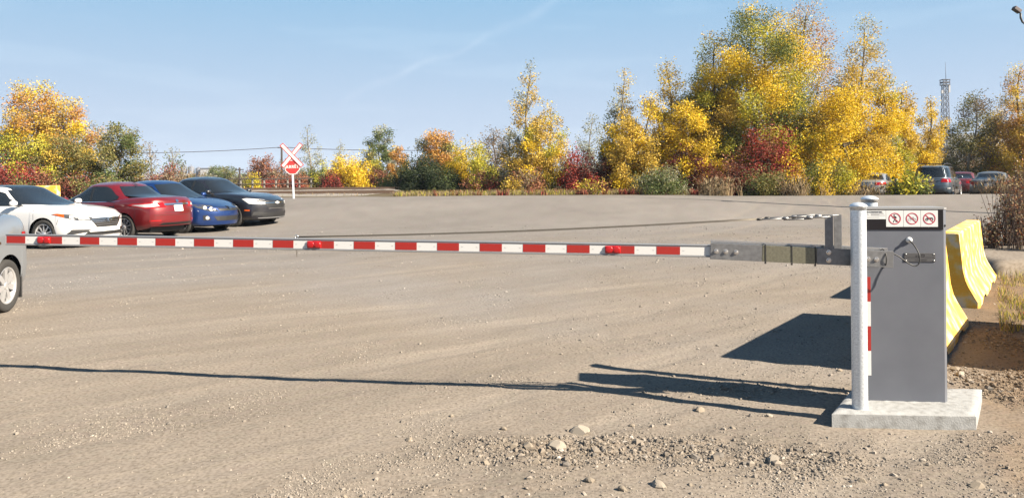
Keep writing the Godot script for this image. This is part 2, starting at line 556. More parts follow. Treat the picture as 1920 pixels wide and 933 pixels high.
# ------------------------------------------------------------------ far things
func build_far() -> void:
	# a low wooded ridge on the horizon
	var st := begin(0)
	var n := FastNoiseLite.new()
	n.seed = 77; n.frequency = 0.004; n.fractal_octaves = 4
	var prev := []
	for k in 121:
		var x := -500.0 + 1600.0 * k / 120.0
		var top := 4.0 + 38.0 * smoothstep(-40.0, 330.0, x) * (1.0 - 0.5 * smoothstep(420.0, 1000.0, x)) + 7.0 * n.get_noise_1d(x * 2.0)
		var col := [Vector3(x, -1.5, -690), Vector3(x, top * 0.6, -720), Vector3(x, top, -770), Vector3(x, top * 0.7, -850), Vector3(x, -1.5, -900)]
		if k > 0:
			for i in 4:
				quad(st, prev[i], col[i], col[i + 1], prev[i + 1])
		prev = col
	var h := put("hill", done(st), mats["hill"])
	tag(h, "low wooded ridge on the far horizon", "hill", "", "structure")
	# plant buildings beyond the railway
	var b := thing("industrial_building", "pale far industrial building with dark upright silos beyond the railway", "building", Vector3(-148.0, 0.2, -370.0))
	st = begin(); add_box(st, Vector3(4.5, 3.0, 0), Vector3(8.0, 6.4, 9.0)); put("wall", done(st), mats["far_wall"], b)
	st = begin(); add_box(st, Vector3(-26, 1.9, 2), Vector3(44, 4.2, 12)); put("hall", done(st), mats["far_wall"], b)
	for k in 3:
		st = begin(0); add_lathe(st, [Vector2(1.5, 0), Vector2(1.5, 6.5 + k * 0.6), Vector2(0, 7.2 + k * 0.6)], 12); put("silo", done(st), mats["far_dark"], b, Vector3(-1.6 - 3.6 * k, 0, 1))
	st = begin(); add_box(st, Vector3(4.5, 6.4, 0), Vector3(8.4, 0.5, 9.4)); put("roof", done(st), mats["far_dark"], b)
	# lattice mast with a cabin on top
	var t := thing("radio_tower", "slender grey lattice tower with platform and whip antenna above the trees", "tower", Vector3(146.0, -0.5, -260.0))
	var top := 31.3
	for a in [[-1, -1], [1, -1], [1, 1], [-1, 1]]:
		st = begin(0)
		add_tube(st, [Vector3(a[0] * 1.25, 0, a[1] * 1.25), Vector3(a[0] * 0.72, top, a[1] * 0.72)], [0.13, 0.11], 6)
		put("leg", done(st), mats["lattice"], t)
	for k in 15:
		var y0 := k * top / 15.0
		var y1 := (k + 1) * top / 15.0
		var w0 := lerpf(1.25, 0.72, y0 / top)
		var w1 := lerpf(1.25, 0.72, y1 / top)
		st = begin(0)
		for q in 4:
			var r := Basis(Vector3.UP, q * PI / 2)
			add_tube(st, [r * Vector3(-w0, y0, w0), r * Vector3(w1, y1, w1)], [0.07], 4)
			add_tube(st, [r * Vector3(w0, y0, w0), r * Vector3(-w1, y1, w1)], [0.07], 4)
			add_tube(st, [r * Vector3(-w1, y1, w1), r * Vector3(w1, y1, w1)], [0.07], 4)
		put("brace", done(st), mats["lattice"], t)
	st = begin(); add_box(st, Vector3(0, top + 0.15, 0), Vector3(2.3, 0.3, 2.3)); add_box(st, Vector3(0, top + 1.9, 0), Vector3(2.4, 0.22, 2.4))
	for q in 4:
		var r := Basis(Vector3.UP, q * PI / 2)
		add_box(st, r * Vector3(1.05, top + 1.0, 1.05), Vector3(0.18, 1.8, 0.18))
		add_box(st, r * Vector3(0, top + 1.0, 1.1), Vector3(2.0, 0.5, 0.1), 0.0, r)
	put("platform", done(st), mats["lattice"], t)
	st = begin(); add_box(st, Vector3(-1.3, top - 2.2, 0.6), Vector3(0.6, 1.1, 0.5)); put("antenna_panel", done(st), mats["far_wall"], t)
	st = begin(); add_box(st, Vector3(1.1, top - 1.2, 0.6), Vector3(0.5, 2.4, 0.5)); put("antenna_panel", done(st), mats["far_wall"], t)
	st = begin(0); add_tube(st, [Vector3(0.4, top, 0), Vector3(0.2, top + 8.0, 0)], [0.12, 0.04], 5); put("whip_antenna", done(st), mats["lattice"], t)
	# lamp post just outside the view on the right: only its floodlight head shows, and its shadow
	var L := thing("lamp_post", "tilted dark floodlight head on a thin curved pole", "street lamp", on(18.95, 28.0))
	st = begin(0)
	add_tube(st, [Vector3(0, -0.1, 0), Vector3(0, 6.0, 0), Vector3(0, 12.3, 0)], [0.13, 0.11, 0.08], 12)
	put("pole", done(st), mats["pole"], L)
	st = begin(0)
	add_tube(st, [Vector3(0, 6.35, 0), Vector3(-0.06, 6.62, 0), Vector3(-0.24, 6.85, 0), Vector3(-0.40, 6.98, 0), Vector3(-0.46, 7.12, 0), Vector3(-0.465, 7.30, 0)], [0.035], 8)
	put("arm", done(st), mats["trim_black"], L)
	st = begin(); add_box(st, Vector3(-0.60, 7.42, 0), Vector3(0.28, 0.13, 0.2), 0.015, Basis(Vector3.BACK, -0.62)); put("lamp_head", done(st), mats["lamp_body"], L)
	st = begin(); add_box(st, Vector3(-0.635, 7.365, 0), Vector3(0.26, 0.012, 0.17), 0.0, Basis(Vector3.BACK, -0.62)); put("lens", done(st), mats["trim_black"], L)

func build_railway() -> void:
	# ballast bank, two tracks, a railing behind, poles with a wire
	var st := begin()
	var prof := [[40.4, 0.62], [42.2, 0.74], [47.2, 0.75], [49.0, 0.69], [53.0, 0.69], [54.5, 0.79], [59.5, 0.80], [62.0, 0.5]]
	for k in 90:
		var x0 := -72.0 + k * 0.75
		var x1 := x0 + 0.75
		for i in prof.size() - 1:
			var f := func(x: float, q) -> Vector3: return Vector3(x, lerpf(0.3, q[1], 1.0 - smoothstep(-9.0, -5.0, x)) + 0.07 * bump.get_noise_2d(x * 2.0, q[0] * 2.0), -q[0] - 0.5 * broad.get_noise_2d(x, q[0]))
			quad(st, f.call(x0, prof[i]), f.call(x1, prof[i]), f.call(x1, prof[i + 1]), f.call(x0, prof[i + 1]))
	var bl := put("ballast_bank", done(st), mats["ballast"])
	tag(bl, "low bank of pale stone ballast carrying the railway tracks", "ballast", "", "structure")
	for t in [[45.0, 0.66, "rusty railway track on the front of the ballast bank"], [57.0, 0.71, "dark railway track on the rear of the ballast bank"]]:
		var o := thing("railway_track", t[2], "railway track", Vector3(-40.0, t[1], -t[0]))
		for s in [-0.72, 0.72]:
			st = begin(); add_box(st, Vector3(0, 0.15, s), Vector3(66, 0.16, 0.075)); put("rail", done(st), mats["rust"], o)
		st = begin(); add_box(st, Vector3.ZERO, Vector3(0.24, 0.16, 2.5))
		var sl := done(st)
		for k in 62:
			put("sleeper", sl, mats["dark_wood"], o, Vector3(-8.0 + k * 0.62, 0.0, 0))
	var fn := thing("railing", "long dark pipe railing on pale posts behind the railway tracks", "railing", Vector3(-21.5, 0.15, -62.5))
	for k in 16:
		st = begin(); add_box(st, Vector3(0, 0.75, 0), Vector3(0.11, 1.5, 0.11), 0.01); put("post", done(st), mats["wood_post"], fn, Vector3(-9.0 + k * 0.95, 0, 0))
	for y in [1.46, 1.05, 0.70]:
		st = begin(0); add_tube(st, [Vector3(-9.2, y, 0.09), Vector3(5.5, y, 0.09)], [0.04], 6); put("rail", done(st), mats["dark_wood"], fn)
	for p in [[-28.6, 96.0, 5.4, "tall dark utility pole behind the railway crossing sign"], [-33.5, 95.0, 2.7, "short grey utility pole behind the railing"]]:
		var u := thing("utility_pole", p[3], "utility pole", Vector3(p[0], 0.3, -p[1]))
		st = begin(0); add_tube(st, [Vector3.ZERO, Vector3(0, p[2], 0)], [0.15, 0.11], 8); put("pole", done(st), mats["dark_wood"], u)
		st = begin(); add_box(st, Vector3(0, p[2] - 0.25, 0), Vector3(1.0, 0.12, 0.12)); put("crossarm", done(st), mats["dark_wood"], u)
	var w := thing("overhead_wire", "thin overhead wire strung along the railway", "wire", Vector3(-28.6, 5.5, -96.0))
	st = begin(0)
	var pts := []
	for k in 25:
		var q := -1.0 + 2.0 * k / 24.0
		pts.append(Vector3(q * 34.0, (absf(q) - 1.0) * absf(q) * 2.2, 0))
	add_tube(st, pts, [0.035], 4)
	put("cable", done(st), mats["dark_wood"], w)

# ------------------------------------------------------------------ trees
const PAL := {
	"gold": [[0.611, 0.423, 0.018], [0.520, 0.345, 0.018], [0.650, 0.474, 0.042], [0.416, 0.305, 0.036]],
	"ochre": [[0.481, 0.332, 0.047], [0.403, 0.260, 0.039], [0.520, 0.377, 0.072], [0.299, 0.215, 0.047]],
	"orange": [[0.407, 0.204, 0.039], [0.352, 0.163, 0.039], [0.438, 0.266, 0.078]],
	"lime": [[0.364, 0.345, 0.036], [0.260, 0.267, 0.036], [0.455, 0.377, 0.046]],
	"olive": [[0.149, 0.140, 0.044], [0.102, 0.106, 0.031], [0.212, 0.172, 0.059]],
	"green": [[0.070, 0.098, 0.031], [0.094, 0.122, 0.039], [0.125, 0.140, 0.047]],
	"dark": [[0.024, 0.038, 0.017], [0.034, 0.051, 0.020], [0.048, 0.058, 0.024]],
	"red": [[0.235, 0.034, 0.028], [0.172, 0.028, 0.023], [0.282, 0.062, 0.047]],
	"wine": [[0.095, 0.020, 0.018], [0.130, 0.027, 0.020], [0.068, 0.020, 0.015]],
	"russet": [[0.218, 0.085, 0.047], [0.172, 0.067, 0.039], [0.259, 0.125, 0.070]],
	"pale": [[0.235, 0.243, 0.172], [0.181, 0.196, 0.140], [0.297, 0.282, 0.187]],
	"brown": [[0.187, 0.133, 0.085], [0.140, 0.102, 0.070], [0.235, 0.181, 0.117]],
	"straw": [[0.360, 0.282, 0.172], [0.297, 0.218, 0.133], [0.407, 0.329, 0.218], [0.282, 0.187, 0.125]],
}

func leaf_mesh(P: PackedVector3Array, K: PackedColorArray, size: float, r: RandomNumberGenerator) -> ArrayMesh:
	var V := PackedVector3Array()
	var N := PackedVector3Array()
	var C := PackedColorArray()
	var I := PackedInt32Array()
	for i in P.size():
		# blades hang at all angles but mostly turn their faces upwards
		var n := (Vector3(r.randf() - 0.5, r.randf() - 0.5, r.randf() - 0.5).normalized() + Vector3(0, 0.5, 0)).normalized()
		var u := n.cross(Vector3(r.randf() - 0.5, r.randf() - 0.5, r.randf() - 0.5)).normalized()
		var v := n.cross(u)
		var s := size * r.randf_range(0.65, 1.3)
		u *= s * 0.62
		v *= s * 0.42
		var c := P[i]
		var k := V.size()
		V.append(c - u); V.append(c + v * 0.95 - u * 0.1); V.append(c + u); V.append(c - v * 0.95 - u * 0.1)
		for j in 4:
			N.append(n)
			C.append(K[i])
		I.append_array([k, k + 1, k + 2, k, k + 2, k + 3])
	var A := []
	A.resize(Mesh.ARRAY_MAX)
	A[Mesh.ARRAY_VERTEX] = V
	A[Mesh.ARRAY_NORMAL] = N
	A[Mesh.ARRAY_COLOR] = C
	A[Mesh.ARRAY_INDEX] = I
	var m := ArrayMesh.new()
	m.add_surface_from_arrays(Mesh.PRIMITIVE_TRIANGLES, A)
	return m

func tree(called: String, label: String, group: String, x: float, d: float, h: float, R: float, form: String, pals: Array, dens: float, bottom := 0.12, leaf := 0.15, bark := "bark") -> void:
	# form: poplar (tall, upswept limbs), round (spreading), bush (many stems from the ground), bare (twigs, few leaves)
	var r := RandomNumberGenerator.new()
	r.seed = int(absf(x * 131.0) + d * 977.0 + h * 53.0) + 5
	var o := thing(called, label, "shrub" if form == "bush" else "tree", Vector3(x, rise(x, d) - 0.05, -d), 0.0, group)
	var wood := begin(0)
	var P := PackedVector3Array()
	var K := PackedColorArray()
	var lean := Vector3(r.randf_range(-0.06, 0.06), 1.0, r.randf_range(-0.06, 0.06))
	var limbs: int = int(clampf(14 + R * h * 1.3, 18, 95))
	if form == "bare": limbs = 34
	var axis := func(t: float) -> Vector3: return Vector3(lean.x * h * t + 0.10 * R * sin(t * 7.0 + x), h * t, lean.z * h * t + 0.10 * R * cos(t * 6.0 + d))
	if form != "bush":
		var tr := 0.011 * h + 0.03
		var pts := []
		var rad := []
		for k in 9:
			var t := k / 8.0 * 0.93
			pts.append(axis.call(t))
			rad.append(tr * (1.0 - 0.9 * t) + 0.008)
		add_tube(wood, pts, rad, 7, false)
	var area := 2.0 * R * h * (1.0 - bottom) * 0.72
	var total := int(2.6 * dens * area / (leaf * leaf * 0.5))
	var lens := []
	var sum := 0.0
	var plans := []
	for k in limbs:
		var t: float = clampf(bottom + (1.0 - bottom) * (k + r.randf()) / limbs, 0.0, 0.985)
		var q: float = (t - bottom) / (1.0 - bottom)
		var env := 0.0
		match form:
			"poplar": env = pow(sin(PI * clampf(0.16 + q * 0.80, 0, 1)), 0.8) * (1.25 - 0.75 * q) + 0.06
			"bush": env = sqrt(maxf(0.03, 1.0 - pow(q, 2.2))) 
			_: env = pow(sin(PI * clampf(0.13 + q * 0.80, 0, 1)), 0.65)
		var reach: float = R * (1.18 if form == "poplar" else 1.0) * env * r.randf_range(0.62, 1.12)
		plans.append([t, q, reach])
		sum += reach * (0.35 + env)
		lens.append(reach * (0.35 + env))
	for k in limbs:
		var t: float = plans[k][0]
		var q: float = plans[k][1]
		var reach: float = plans[k][2]
		var az := k * 2.399 + r.randf_range(-0.5, 0.5)
		var out := Vector3(cos(az), 0, sin(az))
		var up := 0.5
		match form:
			"poplar": up = r.randf_range(0.9, 1.7)
			"round": up = r.randf_range(0.15, 0.7)
			"bush": up = 0.0
			"bare": up = r.randf_range(0.9, 1.5)
		var tip: Vector3
		var root: Vector3
		if form == "bush":
			root = Vector3(out.x, 0, out.z) * R * 0.25 * r.randf()
			tip = out * reach + Vector3.UP * h * t
		else:
			tip = axis.call(t) + out * reach
			root = axis.call(maxf(0.03, t - up * reach / h))
		var mid := root.lerp(tip, 0.55) + Vector3.UP * (0.06 * reach) * (1.0 if form == "bush" else -0.6) + Vector3(r.randf() - 0.5, 0, r.randf() - 0.5) * 0.16 * reach
		var tr := 0.010 + 0.010 * reach * (1.0 - 0.5 * q)
		add_tube(wood, [root, mid, tip], [tr * 1.5, tr, 0.006], 4, false)
		var twigs := []
		for j in 4:
			var s := r.randf_range(0.35, 0.95)
			var at: Vector3 = root.lerp(mid, s / 0.55) if s < 0.55 else mid.lerp(tip, (s - 0.55) / 0.45)
			var e := at + (Vector3(r.randf() - 0.5, r.randf() * 0.9 - 0.15, r.randf() - 0.5) * 0.75 + out * 0.25) * maxf(reach, 0.5) * 0.62
			e.y = maxf(e.y, 0.12)
			add_tube(wood, [at, e], [tr * 0.5, 0.005], 3, false)
			twigs.append([at, e])
		twigs.append([mid, tip])
		# each limb leans to one of the tree's colours, each leaf varies a little
		var pal: Array = PAL[pals[r.randi() % pals.size()]]
		var count := int(total * lens[k] / maxf(sum, 0.01))
		var spread := clampf(0.10 * R + 0.10, 0.13, 0.40)
		for j in count:
			var w: Array = twigs[r.randi() % 5]
			var s := sqrt(r.randf()) * 1.08
			var p: Vector3 = w[0].lerp(w[1], s) + Vector3(clampf(r.randfn(), -1.7, 1.7), clampf(r.randfn(), -1.7, 1.7) * 0.85, clampf(r.randfn(), -1.7, 1.7)) * spread
			if p.y < 0.04: p.y = 0.04 + r.randf() * 0.3
			var b: Array = pal[r.randi() % pal.size()]
			var v := r.randf_range(0.78, 1.22)
			P.append(p)
			K.append(Color(b[0] * v, b[1] * v * r.randf_range(0.93, 1.07), b[2] * v))
	put("trunk" if form != "bush" else "stems", done(wood), mats[bark], o)
	put("crown", leaf_mesh(P, K, leaf, r), mats["leaf"], o)

func build_trees() -> void:
	tree("poplar_tree", "tall orange gold tree behind the white car, thin at its top", "autumn trees along the railway", -29.03, 46.0, 6.75, 1.97, "round", ["ochre", "orange", "gold"], 1.60, 0.25, 0.083, "bark")
	tree("poplar_tree", "orange gold tree with a rounded top next to the green tree", "autumn trees along the railway", -27.29, 47.0, 6.01, 1.82, "round", ["ochre", "gold", "orange"], 1.90, 0.20, 0.083, "bark")
	tree("birch_tree", "olive brown tree in front of the orange gold ones", "autumn trees along the railway", -25.34, 44.0, 3.53, 1.76, "round", ["olive", "olive", "ochre"], 1.90, 0.05, 0.083, "bark")
	tree("birch_tree", "low olive tree mixed with yellow under the tall orange gold one", "autumn trees along the railway", -26.70, 43.5, 3.31, 1.35, "round", ["olive", "lime"], 1.80, 0.05, 0.083, "bark")
	tree("oak_tree", "dense olive green rounded tree next to the orange gold ones", "autumn trees along the railway", -21.89, 43.0, 4.01, 1.39, "round", ["green", "olive", "olive"], 2.40, 0.03, 0.083, "bark")
	tree("ash_tree", "thin pale branched tree showing behind the olive green one", "autumn trees along the railway", -26.72, 50.0, 4.89, 1.03, "bare", ["pale", "olive"], 0.50, 0.12, 0.083, "pale_bark")
	tree("birch_tree", "light green low tree under the tall orange gold one", "autumn trees along the railway", -29.22, 44.5, 3.75, 1.04, "round", ["lime", "green"], 1.90, 0.05, 0.083, "bark")
	tree("sumac_bush", "bright red bush behind the white car", "bushes at the foot of the trees", -26.52, 41.0, 2.20, 1.47, "bush", ["red", "red", "wine"], 2.00, 0.03, 0.083, "bark")
	tree("sumac_bush", "red brown bush under the olive tree", "bushes at the foot of the trees", -25.11, 41.0, 1.76, 0.85, "bush", ["russet", "wine"], 2.00, 0.03, 0.083, "bark")
	tree("willow_bush", "small olive bush in front of the red one", "bushes at the foot of the trees", -25.32, 40.0, 1.31, 0.72, "bush", ["olive", "green"], 2.00, 0.03, 0.083, "bark")
	tree("sumac_bush", "dark red undergrowth behind the red car", "bushes at the foot of the trees", -22.62, 40.5, 1.37, 1.17, "bush", ["wine", "russet", "olive"], 2.00, 0.03, 0.083, "bark")
	tree("willow_bush", "olive undergrowth behind the red car", "bushes at the foot of the trees", -20.93, 40.2, 1.27, 1.11, "bush", ["olive", "green"], 2.00, 0.03, 0.083, "bark")
	tree("birch_sapling", "bare whitish sapling next to the olive green tree", "autumn trees along the railway", -21.41, 46.0, 3.35, 0.44, "bare", ["pale", "brown"], 0.35, 0.12, 0.083, "pale_bark")
	tree("birch_sapling", "half bare sapling with a few green leaves", "autumn trees along the railway", -20.68, 47.0, 2.90, 0.65, "bare", ["pale", "green"], 0.50, 0.12, 0.083, "pale_bark")
	tree("sumac_bush", "russet bush behind the blue car", "bushes at the foot of the trees", -20.14, 46.0, 2.00, 1.21, "bush", ["russet", "red", "brown"], 2.00, 0.03, 0.083, "bark")
	tree("sumac_bush", "low russet bush between the olive tree and the saplings", "bushes at the foot of the trees", -21.00, 44.0, 1.52, 0.79, "bush", ["russet", "wine"], 2.00, 0.03, 0.083, "bark")
	tree("far_tree", "distant grey green tree beyond the railway, by the pale building", "autumn trees along the railway", -57.41, 150.0, 3.76, 2.28, "round", ["green", "pale"], 2.00, 0.03, 0.193, "bark")
	tree("far_tree", "distant olive tree beyond the railway, behind the black car", "autumn trees along the railway", -50.98, 140.0, 3.48, 2.32, "round", ["olive", "green"], 2.00, 0.03, 0.193, "bark")
	tree("far_tree", "distant brown thicket beyond the railway", "autumn trees along the railway", -65.10, 160.0, 3.07, 3.75, "bush", ["brown", "olive"], 2.00, 0.03, 0.220, "bark")
	tree("far_tree", "distant low thicket beyond the railway fence", "autumn trees along the railway", -41.79, 120.0, 2.09, 1.99, "bush", ["olive", "brown"], 2.00, 0.03, 0.165, "bark")
	tree("oak_tree", "russet rounded tree behind the railing", "autumn trees along the railway", -22.69, 70.0, 2.96, 1.45, "round", ["russet", "russet", "brown"], 2.40, 0.04, 0.110, "bark")
	tree("aspen_bush", "small yellow green bush behind the railing", "bushes at the foot of the trees", -21.45, 64.0, 1.76, 0.57, "bush", ["lime", "gold"], 2.00, 0.03, 0.094, "bark")
	tree("ash_tree", "bare brown tree behind the crossing sign", "autumn trees along the railway", -21.35, 72.0, 2.66, 1.29, "bare", ["brown", "russet"], 0.90, 0.12, 0.083, "bark")
	tree("sumac_bush", "orange red bush between the russet tree and the crossing sign", "bushes at the foot of the trees", -20.26, 66.0, 1.23, 1.18, "bush", ["russet", "red"], 2.20, 0.03, 0.099, "bark")
	tree("sumac_bush", "orange red bush between the crossing sign and the silvery tree", "bushes at the foot of the trees", -18.39, 66.0, 1.76, 0.91, "bush", ["red", "russet"], 2.20, 0.03, 0.099, "bark")
	tree("aspen_tree", "tall thin silvery tree behind the crossing sign", "autumn trees along the railway", -19.50, 75.0, 6.25, 1.03, "poplar", ["pale"], 0.62, 0.12, 0.105, "pale_bark")
	tree("aspen_tree", "short thin silvery tree above the yellow bush", "autumn trees along the railway", -17.54, 78.0, 4.95, 0.75, "poplar", ["pale"], 0.70, 0.12, 0.105, "pale_bark")
	tree("willow_bush", "olive green bush beneath the tall silvery tree", "bushes at the foot of the trees", -16.88, 68.0, 2.71, 1.13, "bush", ["olive", "lime", "green"], 2.40, 0.03, 0.105, "bark")
	tree("willow_bush", "dark olive bush behind the crossing sign", "bushes at the foot of the trees", -18.32, 69.0, 1.80, 1.24, "bush", ["olive", "dark"], 2.40, 0.03, 0.105, "bark")
	tree("aspen_bush", "bright yellow rounded bush by the railway", "bushes at the foot of the trees", -13.04, 62.0, 3.12, 1.71, "bush", ["gold"], 3.60, 0.03, 0.105, "bark")
	tree("sumac_bush", "dark red bush tucked against the yellow one", "bushes at the foot of the trees", -13.99, 60.0, 1.82, 0.74, "bush", ["wine", "red"], 2.40, 0.03, 0.094, "bark")
	tree("aspen_bush", "yellow green bush behind the bright yellow one", "bushes at the foot of the trees", -12.57, 68.0, 3.79, 1.13, "bush", ["lime", "olive"], 2.20, 0.03, 0.105, "bark")
	tree("maple_tree", "grey green tree above the bushes by the railway", "autumn trees along the railway", -12.12, 72.0, 5.71, 1.44, "round", ["green", "green", "pale"], 2.00, 0.10, 0.110, "bark")
	tree("maple_tree", "small orange tree beside the grey green one", "autumn trees along the railway", -9.92, 66.0, 3.64, 0.91, "round", ["orange", "ochre"], 2.20, 0.05, 0.099, "bark")
	tree("sumac_bush", "wine red bush under the orange tree", "bushes at the foot of the trees", -10.86, 62.0, 2.07, 0.86, "bush", ["wine", "russet"], 2.40, 0.03, 0.094, "bark")
	tree("willow_bush", "olive bush at the end of the railway tracks", "bushes at the foot of the trees", -9.28, 58.0, 1.19, 1.04, "bush", ["olive", "green"], 2.40, 0.03, 0.094, "bark")
	tree("oak_tree", "dark green bush tree with orange top, past the end of the tracks", "autumn trees along the railway", -5.33, 56.0, 4.21, 1.78, "round", ["olive", "orange", "dark", "orange"], 3.00, 0.05, 0.094, "bark")
	tree("juniper_bush", "very dark green bush at the end of the tracks", "bushes at the foot of the trees", -6.24, 52.0, 2.77, 1.58, "bush", ["dark"], 3.40, 0.03, 0.083, "bark")
	tree("juniper_bush", "dark green low bush on the verge", "bushes at the foot of the trees", -4.24, 48.0, 1.86, 1.19, "bush", ["dark", "green"], 2.60, 0.03, 0.077, "bark")
	tree("aspen_bush", "yellow green rounded bush next to the dark bush", "bushes at the foot of the trees", -2.90, 50.0, 3.54, 1.52, "bush", ["lime", "lime", "gold"], 3.40, 0.03, 0.083, "bark")
	tree("ash_tree", "leafless brown tree between the yellow green bush and the poplars", "autumn trees along the road", -1.26, 52.0, 4.27, 1.22, "bare", ["brown"], 1.00, 0.12, 0.083, "bark")
	tree("sumac_bush", "brown red thicket under the leafless tree", "bushes at the foot of the trees", -0.99, 48.0, 2.03, 1.32, "bush", ["brown", "russet", "brown"], 2.00, 0.03, 0.083, "bark")
	tree("poplar_tree", "tall thin poplar with grey green tip and yellow leaves", "autumn trees along the road", 0.76, 46.0, 7.94, 1.02, "poplar", ["ochre", "ochre", "pale"], 0.95, 0.10, 0.083, "pale_bark")
	tree("poplar_tree", "shorter yellow poplar beside the tall thin one", "autumn trees along the road", 2.30, 45.0, 5.29, 1.12, "poplar", ["ochre", "gold", "lime"], 1.50, 0.06, 0.083, "pale_bark")
	tree("poplar_tree", "narrow yellow grey poplar between the leafless tree and the tall thin one", "autumn trees along the road", -0.16, 47.0, 4.11, 0.71, "poplar", ["ochre", "pale"], 1.20, 0.08, 0.083, "pale_bark")
	tree("sumac_bush", "crimson bush next to the shorter yellow poplar", "bushes at the foot of the trees", 3.74, 43.0, 2.84, 1.01, "bush", ["red", "red", "wine"], 2.40, 0.03, 0.083, "bark")
	tree("sumac_bush", "dark wine red bush next to the crimson one", "bushes at the foot of the trees", 5.31, 44.0, 2.51, 0.85, "bush", ["wine", "russet"], 2.40, 0.03, 0.083, "bark")
	tree("willow_bush", "small yellow leaved bush at the road edge before the crimson one", "bushes at the foot of the trees", 4.19, 40.5, 0.86, 0.84, "bush", ["lime", "wine", "ochre"], 1.80, 0.03, 0.083, "bark")
	tree("sumac_bush", "russet undergrowth beneath the tall thin poplar", "bushes at the foot of the trees", 0.74, 43.0, 1.56, 1.33, "bush", ["russet", "brown", "ochre"], 2.00, 0.03, 0.083, "bark")
	tree("aspen_tree", "pale thin far tree between the poplar groups", "autumn trees along the road", 7.20, 72.0, 7.01, 1.49, "poplar", ["pale"], 0.80, 0.12, 0.105, "pale_bark")
	tree("poplar_tree", "poplar with a nearly bare crooked tip", "autumn trees along the road", 6.74, 47.0, 7.48, 1.10, "poplar", ["ochre", "pale", "gold"], 1.00, 0.08, 0.083, "pale_bark")
	tree("poplar_tree", "broad yellow poplar below the crooked tipped one", "autumn trees along the road", 7.59, 44.0, 5.61, 1.46, "poplar", ["gold", "ochre", "gold"], 1.90, 0.04, 0.083, "pale_bark")
	tree("poplar_tree", "grey green poplar behind the broad yellow one", "autumn trees along the road", 6.55, 50.0, 5.31, 0.90, "poplar", ["pale", "green", "ochre"], 1.50, 0.06, 0.083, "bark")
	tree("poplar_tree", "tall golden poplar next to the amber one", "autumn trees along the road", 9.58, 46.0, 7.93, 1.33, "poplar", ["gold", "gold", "ochre"], 1.70, 0.06, 0.083, "pale_bark")
	tree("poplar_tree", "amber poplar leaning against the great green tree", "autumn trees along the road", 11.05, 45.5, 6.79, 1.32, "poplar", ["ochre", "orange", "ochre"], 2.00, 0.06, 0.083, "bark")
	tree("sumac_bush", "deep red thicket below the amber poplar", "bushes at the foot of the trees", 9.67, 42.5, 3.22, 1.23, "bush", ["wine", "russet", "wine"], 2.30, 0.03, 0.083, "bark")
	tree("willow_bush", "green bush with pale leaves at the road edge", "bushes at the foot of the trees", 7.72, 40.0, 1.60, 1.32, "bush", ["olive", "pale", "green"], 1.90, 0.03, 0.072, "bark")
	tree("cottonwood_tree", "great tree of mixed green and yellow leaves, tallest of all", "autumn trees along the road", 14.90, 45.0, 11.03, 3.48, "round", ["green", "lime", "gold", "lime", "green", "gold", "olive"], 2.10, 0.05, 0.083, "bark")
	tree("cottonwood_tree", "olive yellow tree between the amber poplar and the great tree", "autumn trees along the road", 12.57, 46.5, 9.95, 1.73, "poplar", ["gold", "ochre", "lime"], 2.20, 0.05, 0.083, "bark")
	tree("cottonwood_tree", "orange thin topped tree behind the great tree", "autumn trees along the road", 19.48, 50.0, 12.58, 2.93, "poplar", ["orange", "ochre"], 1.30, 0.15, 0.083, "bark")
	tree("cottonwood_tree", "tall yellow grey tree between the great tree and the golden poplars", "autumn trees along the road", 21.12, 48.0, 11.15, 1.92, "poplar", ["ochre", "gold", "pale"], 1.40, 0.06, 0.083, "pale_bark")
	tree("poplar_tree", "bright golden tree low in front of the yellow grey one", "autumn trees along the road", 18.90, 43.5, 6.26, 2.34, "round", ["gold", "gold", "gold", "ochre"], 2.40, 0.02, 0.083, "bark")
	tree("poplar_tree", "first golden poplar from the yellow grey tree towards the tower", "autumn trees along the road", 22.75, 47.0, 7.50, 1.30, "poplar", ["gold", "gold", "lime"], 2.10, 0.04, 0.083, "bark")
	tree("poplar_tree", "second golden poplar from the yellow grey tree towards the tower", "autumn trees along the road", 25.01, 49.0, 7.07, 1.15, "poplar", ["gold", "ochre"], 2.10, 0.04, 0.083, "bark")
	tree("poplar_tree", "pale golden poplar beside the lattice tower", "autumn trees along the road", 27.90, 52.0, 6.54, 1.08, "poplar", ["ochre", "gold"], 2.00, 0.04, 0.083, "bark")
	tree("sumac_bush", "tall scarlet bush in front of the great tree", "bushes at the foot of the trees", 13.79, 42.0, 4.66, 1.45, "bush", ["red", "russet", "red"], 2.30, 0.03, 0.083, "bark")
	tree("sumac_bush", "wine red bush between the deep red thicket and the scarlet bush", "bushes at the foot of the trees", 11.65, 41.0, 2.33, 1.24, "bush", ["wine", "red", "russet"], 2.30, 0.03, 0.083, "bark")
	tree("aspen_bush", "small golden bush next to the scarlet one", "bushes at the foot of the trees", 14.82, 41.0, 2.82, 0.68, "bush", ["gold", "orange"], 2.00, 0.03, 0.083, "bark")
	tree("willow_bush", "dark olive bush between scarlet bush and dry grass", "bushes at the foot of the trees", 12.97, 40.0, 1.93, 1.24, "bush", ["olive", "green"], 2.00, 0.03, 0.072, "bark")
	tree("willow_bush", "leafy green yellow bush at the road edge next to the silver car", "bushes at the foot of the trees", 15.72, 38.5, 2.25, 1.22, "bush", ["lime", "green", "olive", "gold"], 2.40, 0.03, 0.072, "bark")
	tree("willow_bush", "olive undergrowth behind the silver car", "bushes at the foot of the trees", 21.81, 46.5, 2.73, 1.44, "bush", ["green", "olive", "gold"], 2.20, 0.03, 0.083, "bark")
	tree("vine_heap", "heap of large leaved green vine in front of the minivan", "bushes at the foot of the trees", 19.14, 36.9, 1.28, 0.71, "bush", ["lime", "green", "lime"], 2.60, 0.03, 0.143, "bark")
